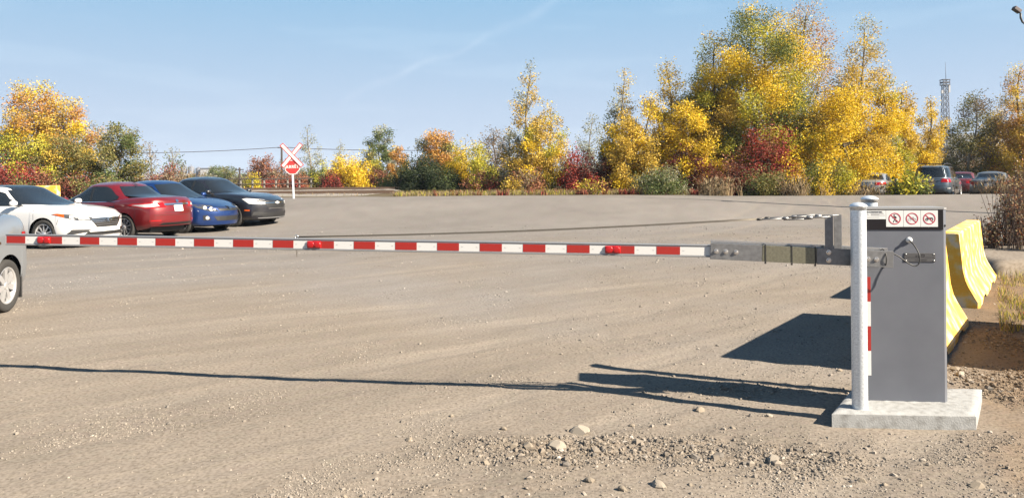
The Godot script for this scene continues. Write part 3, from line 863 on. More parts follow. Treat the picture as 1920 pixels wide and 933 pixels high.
	tree("vine_heap", "low patch of vine beside the silver car", "bushes at the foot of the trees", 18.42, 37.0, 0.83, 0.33, "bush", ["lime", "green"], 2.20, 0.03, 0.132, "bark")
	tree("willow_tree", "thin olive tree next to the lattice tower", "autumn trees along the road", 34.48, 58.0, 7.33, 2.00, "round", ["olive", "olive", "brown"], 1.25, 0.05, 0.094, "pale_bark")
	tree("willow_tree", "olive brown tree behind the grey cars", "autumn trees along the road", 37.57, 60.0, 6.31, 1.66, "round", ["olive", "ochre"], 1.60, 0.03, 0.094, "pale_bark")
	tree("poplar_tree", "orange gold tree behind the tall dead weeds", "autumn trees along the road", 36.61, 56.0, 9.34, 1.78, "poplar", ["orange", "ochre", "gold"], 1.90, 0.04, 0.088, "bark")
	tree("willow_bush", "olive thicket behind the minivan", "bushes at the foot of the trees", 34.85, 62.0, 4.08, 1.71, "bush", ["olive", "brown"], 2.20, 0.03, 0.099, "bark")
	tree("willow_bush", "brown thicket behind the far cars", "bushes at the foot of the trees", 38.67, 63.0, 3.39, 2.61, "bush", ["brown", "olive", "russet"], 2.20, 0.03, 0.099, "bark")
	tree("poplar_tree", "orange tree standing past the one behind the dead weeds", "autumn trees along the road", 38.50, 55.0, 7.20, 2.09, "poplar", ["orange", "ochre"], 1.90, 0.04, 0.088, "bark")
	tree("poplar_tree", "broad golden tree under the tall golden poplar", "autumn trees along the road", 9.75, 43.5, 5.07, 1.68, "round", ["gold", "gold", "ochre"], 2.40, 0.03, 0.083, "pale_bark")
	tree("poplar_tree", "golden tree below the nearly bare crooked tip", "autumn trees along the road", 6.29, 43.0, 4.11, 1.36, "round", ["gold", "ochre", "ochre"], 2.30, 0.03, 0.083, "pale_bark")
	tree("poplar_tree", "dense amber green tree against the great tree", "autumn trees along the road", 11.59, 44.8, 7.53, 1.79, "round", ["ochre", "gold", "lime"], 2.20, 0.04, 0.083, "bark")
	tree("poplar_tree", "yellow leaved tree under the tall thin poplar", "autumn trees along the road", 1.37, 44.2, 3.91, 1.34, "round", ["ochre", "gold", "lime"], 2.00, 0.03, 0.083, "pale_bark")
	tree("sumac_bush", "mixed red and yellow thicket under the leafless tree", "bushes at the foot of the trees", -1.71, 45.0, 1.51, 0.93, "bush", ["red", "lime", "russet"], 2.20, 0.03, 0.083, "bark")
	tree("cottonwood_tree", "green and yellow tree low before the great tree's trunk", "autumn trees along the road", 15.72, 44.0, 5.74, 1.76, "round", ["lime", "olive", "gold", "green"], 1.70, 0.03, 0.083, "bark")

# ------------------------------------------------------------------ grass and weeds
func blades(called: String, label: String, spots: Callable, n: int, hmin: float, hmax: float, wid: float, pals: Array, sd: int, plume := 0.0) -> void:
	var r := RandomNumberGenerator.new()
	r.seed = sd
	var V := PackedVector3Array()
	var N := PackedVector3Array()
	var C := PackedColorArray()
	for i in n:
		var b: Vector3 = spots.call(r)
		if b.y < -50.0:
			continue
		var h := r.randf_range(hmin, hmax)
		var a := r.randf() * TAU
		var w := Vector3(cos(a), 0, sin(a)) * wid * r.randf_range(0.6, 1.2)
		var bend := Vector3(r.randfn(), 0, r.randfn()) * h * 0.34
		var m := b + Vector3.UP * h * 0.55 + bend * 0.35
		var t := b + Vector3.UP * h + bend
		var pal: Array = PAL[pals[r.randi() % pals.size()]]
		var k: Array = pal[r.randi() % pal.size()]
		var v := r.randf_range(0.75, 1.2)
		var c := Color(k[0] * v, k[1] * v, k[2] * v)
		var nn := Vector3.UP.cross(w).normalized()
		var seq := [b - w, b + w, m + w * 0.8, b - w, m + w * 0.8, m - w * 0.8, m - w * 0.8, m + w * 0.8, t]
		if plume > 0.0 and r.randf() < 0.6:
			var pw := w.normalized() * plume
			seq.append_array([t - pw * 0.6, t + pw * 0.6, t + Vector3.UP * plume * 5.0 + bend * 0.3, t - pw, t + pw, t - Vector3.UP * plume * 3.0])
		for p in seq:
			V.append(p); N.append(nn); C.append(c)
	var A := []
	A.resize(Mesh.ARRAY_MAX)
	A[Mesh.ARRAY_VERTEX] = V
	A[Mesh.ARRAY_NORMAL] = N
	A[Mesh.ARRAY_COLOR] = C
	var m := ArrayMesh.new()
	m.add_surface_from_arrays(Mesh.PRIMITIVE_TRIANGLES, A)
	var o := put(called, m, mats["leaf"])
	tag(o, label, "grass", "", "stuff")

func build_weeds() -> void:
	var clump := FastNoiseLite.new()
	clump.seed = 15; clump.frequency = 0.35
	blades("dry_grass", "tall tan dry grass along the road edge before the parked cars and trees", func(r: RandomNumberGenerator):
		var x := r.randf_range(9.5, 27.0)
		var d := 37.2 + absf(r.randfn()) * 1.1
		if clump.get_noise_2d(x * 0.8, 0.0) + 0.5 * clump.get_noise_2d(x * 3.0, d * 2.0) < -0.02 or (x > 20.2 and x < 23.4): return Vector3(0, -99, 0)
		return Vector3(x, rise(x, d) - (0.28 if x > 15.0 and x < 20.0 else 0.0), -d), 9000, 0.15, 0.85, 0.010, ["straw", "straw", "brown"], 71, 0.035)
	blades("verge_grass", "low green and straw coloured grass on the verge below the bushes", func(r: RandomNumberGenerator):
		var x := r.randf_range(-6.2, 9.0)
		var d := 39.6 + absf(r.randfn()) * 1.5
		return Vector3(x, rise(x, d), -d), 9000, 0.06, 0.34, 0.011, ["lime", "olive", "straw", "brown", "brown"], 72)
	blades("red_ground_cover", "low crimson plants scattered along the foot of the bushes", func(r: RandomNumberGenerator):
		var x := r.randf_range(-4.0, 9.5)
		var d := 39.4 + absf(r.randfn()) * 0.8
		if clump.get_noise_2d(x * 2.3 + 9.0, d * 2.5) < 0.22: return Vector3(0, -99, 0)
		return Vector3(x, rise(x, d), -d), 5000, 0.08, 0.38, 0.03, ["red", "russet", "wine"], 73)
	blades("railway_weeds", "pale dry weeds growing along the ballast bank", func(r: RandomNumberGenerator):
		var x := r.randf_range(-40.0, -8.0)
		var d := 41.0 + r.randf() * 11.0
		return Vector3(x, 0.66, -d), 5000, 0.05, 0.22, 0.010, ["straw", "brown", "olive"], 74)
	blades("bank_grass", "green grass and dry stalks behind the yellow concrete barriers", func(r: RandomNumberGenerator):
		var d := r.randf_range(7.9, 12.3)
		var x := d * r.randf_range(0.618, 0.74) + 0.1
		if clump.get_noise_2d(x * 5.0, d * 5.0) < -0.05: return Vector3(0, -99, 0)
		return Vector3(x, ground_y(x, d) - 0.01, -d), 7000, 0.03, 0.14, 0.004, ["lime", "green", "straw", "brown"], 75)
	# earth bank with a flat top at the right edge, where the dead weeds stand
	var st := begin(0)
	var prev := []
	for k in 41:
		var t := k / 40.0
		var x := 7.6 + 7.0 * t
		var w: float = 0.22 * bump.get_noise_2d(x * 1.5, 3.0)
		var col := [Vector3(x + 0.1, -0.08, -11.95 - w), Vector3(x + 0.05, 0.07 + w * 0.3, -12.2 - w * 0.6), Vector3(x, 0.20 + w * 0.12, -12.15 - w * 0.6), Vector3(x, 0.23 + w * 0.1, -12.5 - w * 0.3), Vector3(x, 0.25 + w * 0.2, -15.5), Vector3(x, -0.05, -17.5)]
		if k == 0:
			for i in range(1, 5): col[i].y = -0.05
		elif k == 1:
			for i in range(1, 5): col[i].y *= 0.9
		if k > 0:
			for i in 5:
				quad(st, prev[i], col[i], col[i + 1], prev[i + 1])
		prev = col
	var e := put("earth_bank", done(st), mats["bank"])
	tag(e, "low flat topped bank of grey earth with a broken dark edge", "earth bank", "", "structure")
	# dead weeds on the bank
	for p in [[9.25, 14.1, 1.35, 46], [9.65, 14.6, 1.5, 56], [9.42, 14.7, 1.2, 40], [9.95, 14.9, 1.5, 50], [9.8, 15.3, 1.3, 50], [8.85, 14.3, 0.5, 40], [9.1, 14.8, 0.55, 40], [9.35, 13.7, 0.45, 40]]:
		dead_weed(p[0], p[1], p[2], p[3])
	# a heap of vine in front of the van
	# (built in build_trees as a bush)

func dead_weed(x: float, d: float, h: float, n: int) -> void:
	var r := RandomNumberGenerator.new()
	r.seed = int(x * 100.0 + d * 1000.0)
	var o := thing("dead_weed", "clump of dead reddish brown weed stalks on the earth bank", "weed", Vector3(x, 0.22, -d), 0.0, "dead weeds on the earth bank")
	var st := begin(0)
	var P := PackedVector3Array()
	var K := PackedColorArray()
	for i in n:
		var b := Vector3(r.randfn() * 0.10, 0, r.randfn() * 0.10)
		var t := b + Vector3(r.randfn() * 0.11, 1.0, r.randfn() * 0.11) * h * r.randf_range(0.45, 1.12)
		var m := b.lerp(t, 0.55) + Vector3(r.randfn(), 0, r.randfn()) * 0.03
		add_tube(st, [b, m, t], [0.007, 0.005, 0.003], 3, false)
		for j in 13:
			var s := sqrt(r.randf())
			P.append(b.lerp(t, s) + Vector3(r.randfn(), r.randfn(), r.randfn()) * 0.035)
			var c: Array = PAL["straw" if r.randf() < 0.45 else "russet"][r.randi() % 3]
			var v := r.randf_range(0.6, 1.25)
			K.append(Color(c[0] * v, c[1] * v, c[2] * v))
	put("stalks", done(st), mats["weed_stalk"], o)
	put("dry_leaves", leaf_mesh(P, K, 0.036, r), mats["leaf"], o)

# ------------------------------------------------------------------ the barrier gate
const GATE := Vector3(2.668, 0, -5.394)
const GATE_TURN := -0.1304

func add_ring(st: SurfaceTool, c: Vector2, r0: float, r1: float, z0: float, z1: float, n := 32) -> void:
	for k in n:
		var a := Vector2.from_angle(TAU * k / n)
		var b := Vector2.from_angle(TAU * (k + 1) / n)
		var q := [c + a * r0, c + a * r1, c + b * r1, c + b * r0]
		quad(st, Vector3(q[0].x, q[0].y, z1), Vector3(q[1].x, q[1].y, z1), Vector3(q[2].x, q[2].y, z1), Vector3(q[3].x, q[3].y, z1))
		quad(st, Vector3(q[1].x, q[1].y, z0), Vector3(q[2].x, q[2].y, z0), Vector3(q[2].x, q[2].y, z1), Vector3(q[1].x, q[1].y, z1))
		quad(st, Vector3(q[3].x, q[3].y, z0), Vector3(q[0].x, q[0].y, z0), Vector3(q[0].x, q[0].y, z1), Vector3(q[3].x, q[3].y, z1))

func bar2(st: SurfaceTool, a: Vector2, b: Vector2, w: float, z0: float, t: float) -> void:
	var n := (b - a).normalized().orthogonal() * w * 0.5
	add_prism(st, PackedVector2Array([a + n, b + n, b - n, a - n]), t, Transform3D(Basis(), Vector3(0, 0, z0)))

func flat(st: SurfaceTool, x0: float, y0: float, x1: float, y1: float, z0: float, t: float) -> void:
	add_box(st, Vector3((x0 + x1) / 2, (y0 + y1) / 2, z0 + t / 2), Vector3(absf(x1 - x0), absf(y1 - y0), t))

func bolt(parent: Node, at: Vector3, r := 0.013) -> void:
	var st := begin()
	var turn := Basis(Vector3.RIGHT, PI / 2)
	add_lathe(st, [Vector2(r * 1.45, 0), Vector2(r * 1.45, r * 0.22), Vector2(r, r * 0.24)], 16, Transform3D(turn, at))
	add_lathe(st, [Vector2(r, r * 0.2), Vector2(r, r * 0.8), Vector2(r * 0.8, r * 1.0), Vector2(0, r * 1.0)], 6, Transform3D(turn, at))
	put("bolt", done(st), mats["bright_steel"], parent)

func lettering(parent: Node, text: String, at: Vector3, height: float, m: Material, called := "lettering", bold := false) -> MeshInstance3D:
	var t := TextMesh.new()
	var f := SystemFont.new()
	f.font_names = PackedStringArray(["Droid Sans"])
	if bold: f.font_weight = 700
	t.font = f
	t.text = text
	t.font_size = 64
	t.pixel_size = height / 46.0
	t.depth = 0.002
	return put(called, t, m, parent, at)

func build_gate() -> void:
	# concrete pad
	var c := [Vector2(2.075, 5.03), Vector2(2.955, 4.95), Vector2(3.357, 5.55), Vector2(2.46, 5.60)]
	var st := begin(0)
	var nu := 36
	var nv := 22
	var P := func(i: int, j: int, y: float) -> Vector3:
		var q: Vector2 = c[0].lerp(c[1], float(i) / nu).lerp(c[3].lerp(c[2], float(i) / nu), float(j) / nv)
		var edge := minf(minf(i, nu - i) * 1.0, minf(j, nv - j) * 1.0)
		var yy := y + 0.0035 * fine.get_noise_2d(q.x * 4.0, q.y * 4.0) - (0.010 if edge < 1 else 0.0)
		return Vector3(q.x - 2.7, yy, -q.y + 5.3)
	for i in nu:
		for j in nv:
			quad(st, P.call(i, j, 0.10), P.call(i + 1, j, 0.10), P.call(i + 1, j + 1, 0.10), P.call(i, j + 1, 0.10))
	st.set_smooth_group(-1)
	var ring := []
	for i in nu: ring.append([i, 0])
	for j in nv: ring.append([nu, j])
	for i in nu: ring.append([nu - i, nv])
	for j in nv: ring.append([0, nv - j])
	for k in ring.size():
		var a = ring[k]
		var b = ring[(k + 1) % ring.size()]
		var A: Vector3 = P.call(a[0], a[1], 0.10)
		var B: Vector3 = P.call(b[0], b[1], 0.10)
		var ca := Vector3(A.x * 1.012, 0, A.z * 1.012)
		var cb := Vector3(B.x * 1.012, 0, B.z * 1.012)
		quad(st, Vector3(ca.x, -0.08, ca.z), Vector3(cb.x, -0.08, cb.z), Vector3(cb.x, 0.085, cb.z), Vector3(ca.x, 0.085, ca.z))
		quad(st, Vector3(ca.x, 0.085, ca.z), Vector3(cb.x, 0.085, cb.z), B, A)
	var pad := put("concrete_pad", done(st), mats["concrete"], self, Vector3(2.7, 0, -5.3))
	tag(pad, "pale rough concrete pad under the barrier gate cabinet", "concrete pad")

	# cabinet
	var g := thing("gate_cabinet", "grey metal barrier gate cabinet with black top band and prohibition stickers", "gate cabinet", GATE + Vector3(0, 0.10, 0), GATE_TURN)
	st = begin()
	add_prism(st, poly([-0.262, -0.15, 0.262, -0.15, 0.285, -0.128, 0.285, 0.11, -0.262, 0.11]), 1.300, Transform3D(Basis(Vector3.RIGHT, -PI / 2), Vector3.ZERO))
	put("housing", done(st), mats["cabinet_grey"], g)
	st = begin()
	add_prism(st, poly([-0.266, -0.154, 0.264, -0.154, 0.290, -0.130, 0.290, 0.115, -0.266, 0.115]), 0.012, Transform3D(Basis(Vector3.RIGHT, -PI / 2), Vector3(0, 1.300, 0)))
	put("lid", done(st), mats["cabinet_edge"], g)
	st = begin(); flat(st, -0.261, 1.163, 0.258, 1.298, 0.150, 0.005); put("top_band", done(st), mats["black_band"], g)
	st = begin(); add_box(st, Vector3(0.2745, 1.19, 0.1435), Vector3(0.012, 0.014, 0.008), 0.002, Basis(Vector3.UP, PI / 4)); put("hinge_screw", done(st), mats["rubber"], g)
	# stickers
	for k in 3:
		var x0: float = [-0.107, 0.0055, 0.1155][k]
		var x1: float = [0.0035, 0.1135, 0.224][k]
		var s := put("sticker", null, mats["sticker"], g)
		st = begin(); flat(st, x0, 1.183, x1, 1.294, 0.155, 0.002); s.mesh = done(st)
		var m := Vector2((x0 + x1) / 2, 1.2385)
		st = begin(); add_ring(st, m, 0.0335, 0.0395, 0.157, 0.1582)
		bar2(st, m + Vector2(-0.026, 0.026), m + Vector2(0.026, -0.026), 0.006, 0.157, 0.0010)
		put("red_ring", done(st), mats["print_red"], s)
		st = begin()
		if k == 0:
			add_prism(st, disc(m + Vector2(-0.003, 0.0235), 0.0050, 14), 0.0008, Transform3D(Basis(), Vector3(0, 0, 0.157)))
			add_prism(st, poly([m.x - 0.006, m.y + 0.0165, m.x + 0.006, m.y + 0.0165, m.x + 0.0065, m.y - 0.004, m.x - 0.003, m.y - 0.004]), 0.0008, Transform3D(Basis(), Vector3(0, 0, 0.157)))
			bar2(st, m + Vector2(0.000, -0.003), m + Vector2(-0.009, -0.026), 0.0052, 0.157, 0.0008)
			bar2(st, m + Vector2(0.004, -0.003), m + Vector2(0.011, -0.025), 0.0052, 0.157, 0.0008)
			bar2(st, m + Vector2(-0.005, 0.014), m + Vector2(-0.014, 0.003), 0.0038, 0.157, 0.0008)
			bar2(st, m + Vector2(0.006, 0.014), m + Vector2(0.013, 0.003), 0.0038, 0.157, 0.0008)
		elif k == 1:
			for q in [-0.0155, 0.0155]:
				add_ring(st, m + Vector2(q, -0.007), 0.0085, 0.0103, 0.157, 0.1578, 20)
			for e in [[-0.0155, -0.007, -0.009, 0.008], [-0.009, 0.006, 0.008, 0.006], [0.008, 0.006, 0.0, -0.007], [0.0, -0.007, -0.009, 0.006], [0.0, -0.007, 0.0155, -0.007], [0.0155, -0.007, 0.007, 0.010], [0.003, 0.010, 0.011, 0.010], [-0.013, 0.011, -0.006, 0.009]]:
				bar2(st, m + Vector2(e[0], e[1]), m + Vector2(e[2], e[3]), 0.0017, 0.157, 0.0008)
		else:
			for q in [-0.016, 0.015]:
				add_ring(st, m + Vector2(q, -0.006), 0.0050, 0.0098, 0.157, 0.1578, 20)
			add_prism(st, poly([m.x - 0.012, m.y + 0.010, m.x + 0.002, m.y + 0.007, m.x + 0.022, m.y + 0.007, m.x + 0.020, m.y + 0.001, m.x + 0.008, m.y - 0.006, m.x - 0.004, m.y - 0.004]), 0.0008, Transform3D(Basis(), Vector3(0, 0, 0.157)))
			bar2(st, m + Vector2(-0.016, -0.006), m + Vector2(-0.009, 0.013), 0.0030, 0.157, 0.0008)
		put("pictogram", done(st), mats["print_grey" if k == 1 else "print_black"], s)
	var lb := put("maker_label", null, mats["sticker"], g)
	st = begin(); flat(st, -0.260, 1.235, -0.109, 1.294, 0.155, 0.002); lb.mesh = done(st)
	lettering(lb, "TECH & DRAPEAU INC.", Vector3(-0.190, 1.2835, 0.1575), 0.0085, mats["print_black"], "lettering", true)
	for e in [[-0.262, -0.225, 1.270], [-0.262, -0.215, 1.262], [-0.205, -0.122, 1.271], [-0.205, -0.150, 1.265], [-0.205, -0.115, 1.259], [-0.248, -0.150, 1.246]]:
		st = begin(); flat(st, e[0], e[2], e[1], e[2] + 0.0028, 0.157, 0.0006); put("small_print", done(st), mats["print_grey"], lb)
	# reflective tape down the left edge
	for k in 4:
		st = begin(); flat(st, -0.258, 0.841 - 0.168 * (k + 1) + 0.001, -0.210, 0.841 - 0.168 * k, 0.150, 0.0018)
		put("reflective_tape", done(st), mats["tape_red" if k % 2 == 0 else "boom_white"], g)
	# lock knob, name plate, cable
	st = begin(0)
	add_lathe(st, [Vector2(0.020, 0), Vector2(0.020, 0.010), Vector2(0.016, 0.016), Vector2(0.009, 0.017), Vector2(0.009, 0.030), Vector2(0, 0.031)], 20, Transform3D(Basis(Vector3.RIGHT, PI / 2), Vector3(0.040, 1.093, 0.150)))
	put("cable_gland", done(st), mats["sticker"], g)
	var np := put("name_plate", null, mats["plate_metal"], g)
	st = begin(); add_box(st, Vector3(0.108, 0.976, 0.1525), Vector3(0.198, 0.060, 0.005), 0.001); np.mesh = done(st)
	for q in [[0.020, 0.998], [0.197, 0.998], [0.020, 0.955], [0.197, 0.955]]:
		st = begin(0); add_lathe(st, [Vector2(0.0048, 0), Vector2(0.003, 0.003), Vector2(0, 0.0035)], 10, Transform3D(Basis(Vector3.RIGHT, PI / 2), Vector3(q[0], q[1], 0.155))); put("rivet", done(st), mats["bright_steel"], np)
	st = begin()
	bar2(st, Vector2(0.018, 0.976), Vector2(0.078, 0.976), 0.0025, 0.155, 0.0008)
	bar2(st, Vector2(0.142, 0.976), Vector2(0.200, 0.976), 0.0025, 0.155, 0.0008)
	for e in [[0.082, 0.987, 0.104, 0.987], [0.084, 0.987, 0.084, 0.975], [0.088, 0.975, 0.102, 0.975], [0.101, 0.987, 0.101, 0.973], [0.104, 0.982, 0.120, 0.982], [0.118, 0.994, 0.138, 0.994], [0.136, 0.994, 0.136, 0.980], [0.120, 0.981, 0.137, 0.981], [0.120, 0.994, 0.120, 0.988]]:
		bar2(st, Vector2(e[0], e[1]), Vector2(e[2], e[3]), 0.0048, 0.155, 0.0008)
	for e in [[0.075, 0.105, 0.962], [0.108, 0.152, 0.962], [0.082, 0.150, 0.955]]:
		bar2(st, Vector2(e[0], e[2]), Vector2(e[1], e[2]), 0.0022, 0.155, 0.0008)
	put("plate_engraving", done(st), mats["print_black"], np)
	st = begin(0)
	add_tube(st, spline([Vector3(0.036, 1.090, 0.178), Vector3(0.052, 1.065, 0.205), Vector3(0.072, 1.010, 0.235), Vector3(0.073, 0.955, 0.245), Vector3(0.045, 0.928, 0.245), Vector3(0.000, 0.948, 0.243), Vector3(-0.055, 0.990, 0.241), Vector3(-0.095, 1.010, 0.240)], 4), [0.0042], 8)
	put("cable", done(st), mats["rubber"], g)

	# the arm that hangs in front of the cabinet
	var a := thing("barrier_arm", "long white barrier arm with red stripes held out across the lot", "barrier arm", GATE, GATE_TURN)
	var tilt := func(x: float) -> float: return 1.122 + (-1.22 - x) * 0.0134 if x < -1.22 else 1.073 + (-0.10 - x) * 0.0438
	# boom: an extrusion with raised edges
	var slope := Basis(Vector3.BACK, -0.0134)
	var mid := Vector3(-3.95, tilt.call(-3.95), 0.240)
	st = begin(); add_box(st, mid, Vector3(5.36, 0.066, 0.034), 0.003, slope); put("boom", done(st), mats["boom_white"], a)
	for s in [-1.0, 1.0]:
		st = begin(); add_box(st, mid + slope * Vector3(0, s * 0.038, 0), Vector3(5.36, 0.0095, 0.044), 0.003, slope); put("edge_rail", done(st), mats["aluminium"], a)
	for k in 17:
		var x := -1.4915 - 0.080 - 0.3106 * k
		st = begin(); add_box(st, Vector3(x, tilt.call(x), 0.2576), Vector3(0.160, 0.054, 0.0012), 0.0, slope); put("red_stripe", done(st), mats["tape_red"], a)
		for q in [-0.10, 0.10]:
			st = begin(); add_box(st, Vector3(x + q * 1.02, tilt.call(x + q), 0.2573), Vector3(0.013, 0.0022, 0.0008), 0.0, slope); put("print_mark", done(st), mats["print_grey"], a)
	for k in [1, 8, 15]:
		var x: float = -1.4915 - 0.15 - 0.3106 * k
		var lamp := put("marker_lamp", null, mats["red_lens"], a, Vector3(x, tilt.call(x), 0.258))
		st = begin(0)
		for q in 2:
			add_lathe(st, [Vector2(0.0245, 0), Vector2(0.0245, 0.011), Vector2(0.0225, 0.0135), Vector2(0.018, 0.0145), Vector2(0, 0.015)], 16, Transform3D(Basis(Vector3.RIGHT, PI / 2).scaled_local(Vector3(1.15, 1, 1)), Vector3(-0.026 + 0.050 * q, 0, 0)))
		lamp.mesh = done(st)
		st = begin(); add_box(st, Vector3(0, 0, 0.004), Vector3(0.108, 0.052, 0.008), 0.003); put("lamp_base", done(st), mats["red_lens"], lamp)
	# carrier: two steel cheeks with shims and cable ties
	var bs := Basis(Vector3.BACK, -0.0438)
	for e in [[-1.290, -0.945, "steel", 0.0], [-0.945, -0.592, "bare_steel", 0.002], [-0.592, -0.100, "steel", 0.0]]:
		var xm: float = (e[0] + e[1]) / 2
		st = begin(); add_box(st, Vector3(xm, tilt.call(xm), 0.268 + e[3]), Vector3(e[1] - e[0] - 0.002, 0.110, 0.008), 0.0015, bs); put("carrier_plate", done(st), mats[e[2]], a)
	st = begin(); add_box(st, Vector3(-0.70, tilt.call(-0.70) + 0.010, 0.205), Vector3(1.16, 0.122, 0.010), 0.0015, bs); put("rear_plate", done(st), mats["bright_steel"], a)
	st = begin(); add_box(st, Vector3(-0.33, tilt.call(-0.33), 0.236), Vector3(0.40, 0.07, 0.05), 0.002, bs); put("hub_block", done(st), mats["steel"], a)
	st = begin(0); add_lathe(st, [Vector2(0.03, 0), Vector2(0.03, 0.06)], 20, Transform3D(Basis(Vector3.RIGHT, PI / 2), Vector3(-0.18, tilt.call(-0.18), 0.150))); put("drive_shaft", done(st), mats["bright_steel"], a)
	for e in [[-1.250, 0.002], [-1.186, 0.001], [-1.118, 0.0], [-0.514, 0.028], [-0.514, -0.026], [-0.262, -0.004], [-0.208, -0.004]]:
		bolt(a, Vector3(e[0], tilt.call(e[0]) + e[1], 0.272), 0.0115)
	for x in [-0.924, -0.752, -0.600]:
		st = begin(); add_box(st, Vector3(x, tilt.call(x), 0.275), Vector3(0.007, 0.122, 0.003), 0.0); add_box(st, Vector3(x, tilt.call(x) - 0.064, 0.265), Vector3(0.012, 0.010, 0.016), 0.002); add_box(st, Vector3(x, tilt.call(x) + 0.061, 0.238), Vector3(0.007, 0.003, 0.076)); put("cable_tie", done(st), mats["rubber"], a)
	st = begin(0)
	var lp := []
	for k in 25:
		var t := TAU * k / 24.0
		lp.append(Vector3(-0.158 + 0.010 * sin(t), tilt.call(-0.158) + 0.062 * cos(t), 0.236 + 0.046 * sin(t)))
	add_tube(st, lp, [0.0036], 6); put("strap_loop", done(st), mats["rubber"], a)
	# mast and stay cables
	for e in [[-0.508, 0.262, 0.052, "steel"], [-0.438, 0.214, 0.050, "steel"]]:
		st = begin(); add_box(st, Vector3(e[0], 1.245, e[1]), Vector3(e[2], 0.250, 0.008), 0.001); put("stay_mast", done(st), mats[e[3]], a)
		st = begin(); add_box(st, Vector3(e[0] + e[2] / 2 - 0.003, 1.245, e[1] - 0.020), Vector3(0.005, 0.250, 0.034), 0.001); put("mast_flange", done(st), mats["bright_steel"], a)
	var far := Vector3(-4.27, tilt.call(-4.27) + 0.050, 0.240)
	for q in [[-0.50, 1.358, 0.262, 0.0], [-0.43, 1.366, 0.214, 0.005]]:
		var top := Vector3(q[0], q[1], q[2])
		var w := far + Vector3(0, q[3], 0)
		var n := 12
		var pts := []
		for k in n + 1:
			var t := float(k) / n
			pts.append(top.lerp(w, 0.12 + 0.88 * t) + Vector3.DOWN * 0.020 * sin(PI * t))
		st = begin(0); add_tube(st, pts, [0.0028], 6); put("stay_cable", done(st), mats["cable_steel"], a)
		var tb := []
		st = begin(0)
		add_tube(st, [top, top.lerp(w, 0.035)], [0.006], 8)
		add_tube(st, [top.lerp(w, 0.035) + Vector3(0, 0.009, 0), top.lerp(w, 0.075) + Vector3(0, 0.009, 0)], [0.0045], 8)
		add_tube(st, [top.lerp(w, 0.035) - Vector3(0, 0.009, 0), top.lerp(w, 0.075) - Vector3(0, 0.009, 0)], [0.0045], 8)
		add_tube(st, [top.lerp(w, 0.030), top.lerp(w, 0.040)], [0.013], 8)
		add_tube(st, [top.lerp(w, 0.072), top.lerp(w, 0.080)], [0.013], 8)
		add_tube(st, [top.lerp(w, 0.08), top.lerp(w, 0.122)], [0.005], 8)
		put("turnbuckle", done(st), mats["steel"], a)
		st = begin(0); add_tube(st, [top.lerp(w, 0.118), top.lerp(w, 0.126)], [0.008], 8); put("crimp_sleeve", done(st), mats["rubber"], a)
	st = begin(0)
	var er := []
	for k in 17: er.append(far + Vector3(cos(TAU * k / 16.0) * 0.012, 0.004 + sin(TAU * k / 16.0) * 0.012, 0))
	add_tube(st, er, [0.003], 6)
	add_tube(st, [far + Vector3(0, -0.01, 0), far + Vector3(0, -0.145, 0)], [0.004], 6)
	put("eye_bolt", done(st), mats["bright_steel"], a)

	# bollards
	for e in [[2.286, 5.105, 0.0495, 1.437, 0.095, "galvanised steel pipe bollard with a domed cap in front of the gate cabinet"], [2.655, 5.74, 0.055, 1.462, -0.1, "galvanised steel pipe bollard behind the gate cabinet, only its cap showing above"]]:
		var b := thing("bollard", e[5], "bollard", Vector3(e[0], e[4], -e[1]))
		var r: float = e[2]
		var h: float = e[3] - e[4]
		st = begin(0); add_lathe(st, [Vector2(r * 0.98, 0), Vector2(r, 0.02), Vector2(r, h - 0.022)], 40); put("pipe", done(st), mats["galvanised"], b)
		st = begin(0); add_lathe(st, [Vector2(r, h - 0.030), Vector2(r * 1.05, h - 0.030), Vector2(r * 1.06, h - 0.010), Vector2(r * 1.13, h - 0.008), Vector2(r * 1.13, h - 0.002), Vector2(r * 1.0, h + 0.004), Vector2(r * 0.6, h + 0.016), Vector2(0, h + 0.021)], 40); put("cap", done(st), mats["galvanised"], b)

func spline(p: Array, n: int) -> Array:
	var o := []
	for i in p.size() - 1:
		for k in n:
			o.append(p[i].cubic_interpolate(p[i + 1], p[maxi(i - 1, 0)], p[mini(i + 2, p.size() - 1)], float(k) / n))
	o.append(p[-1])
	return o

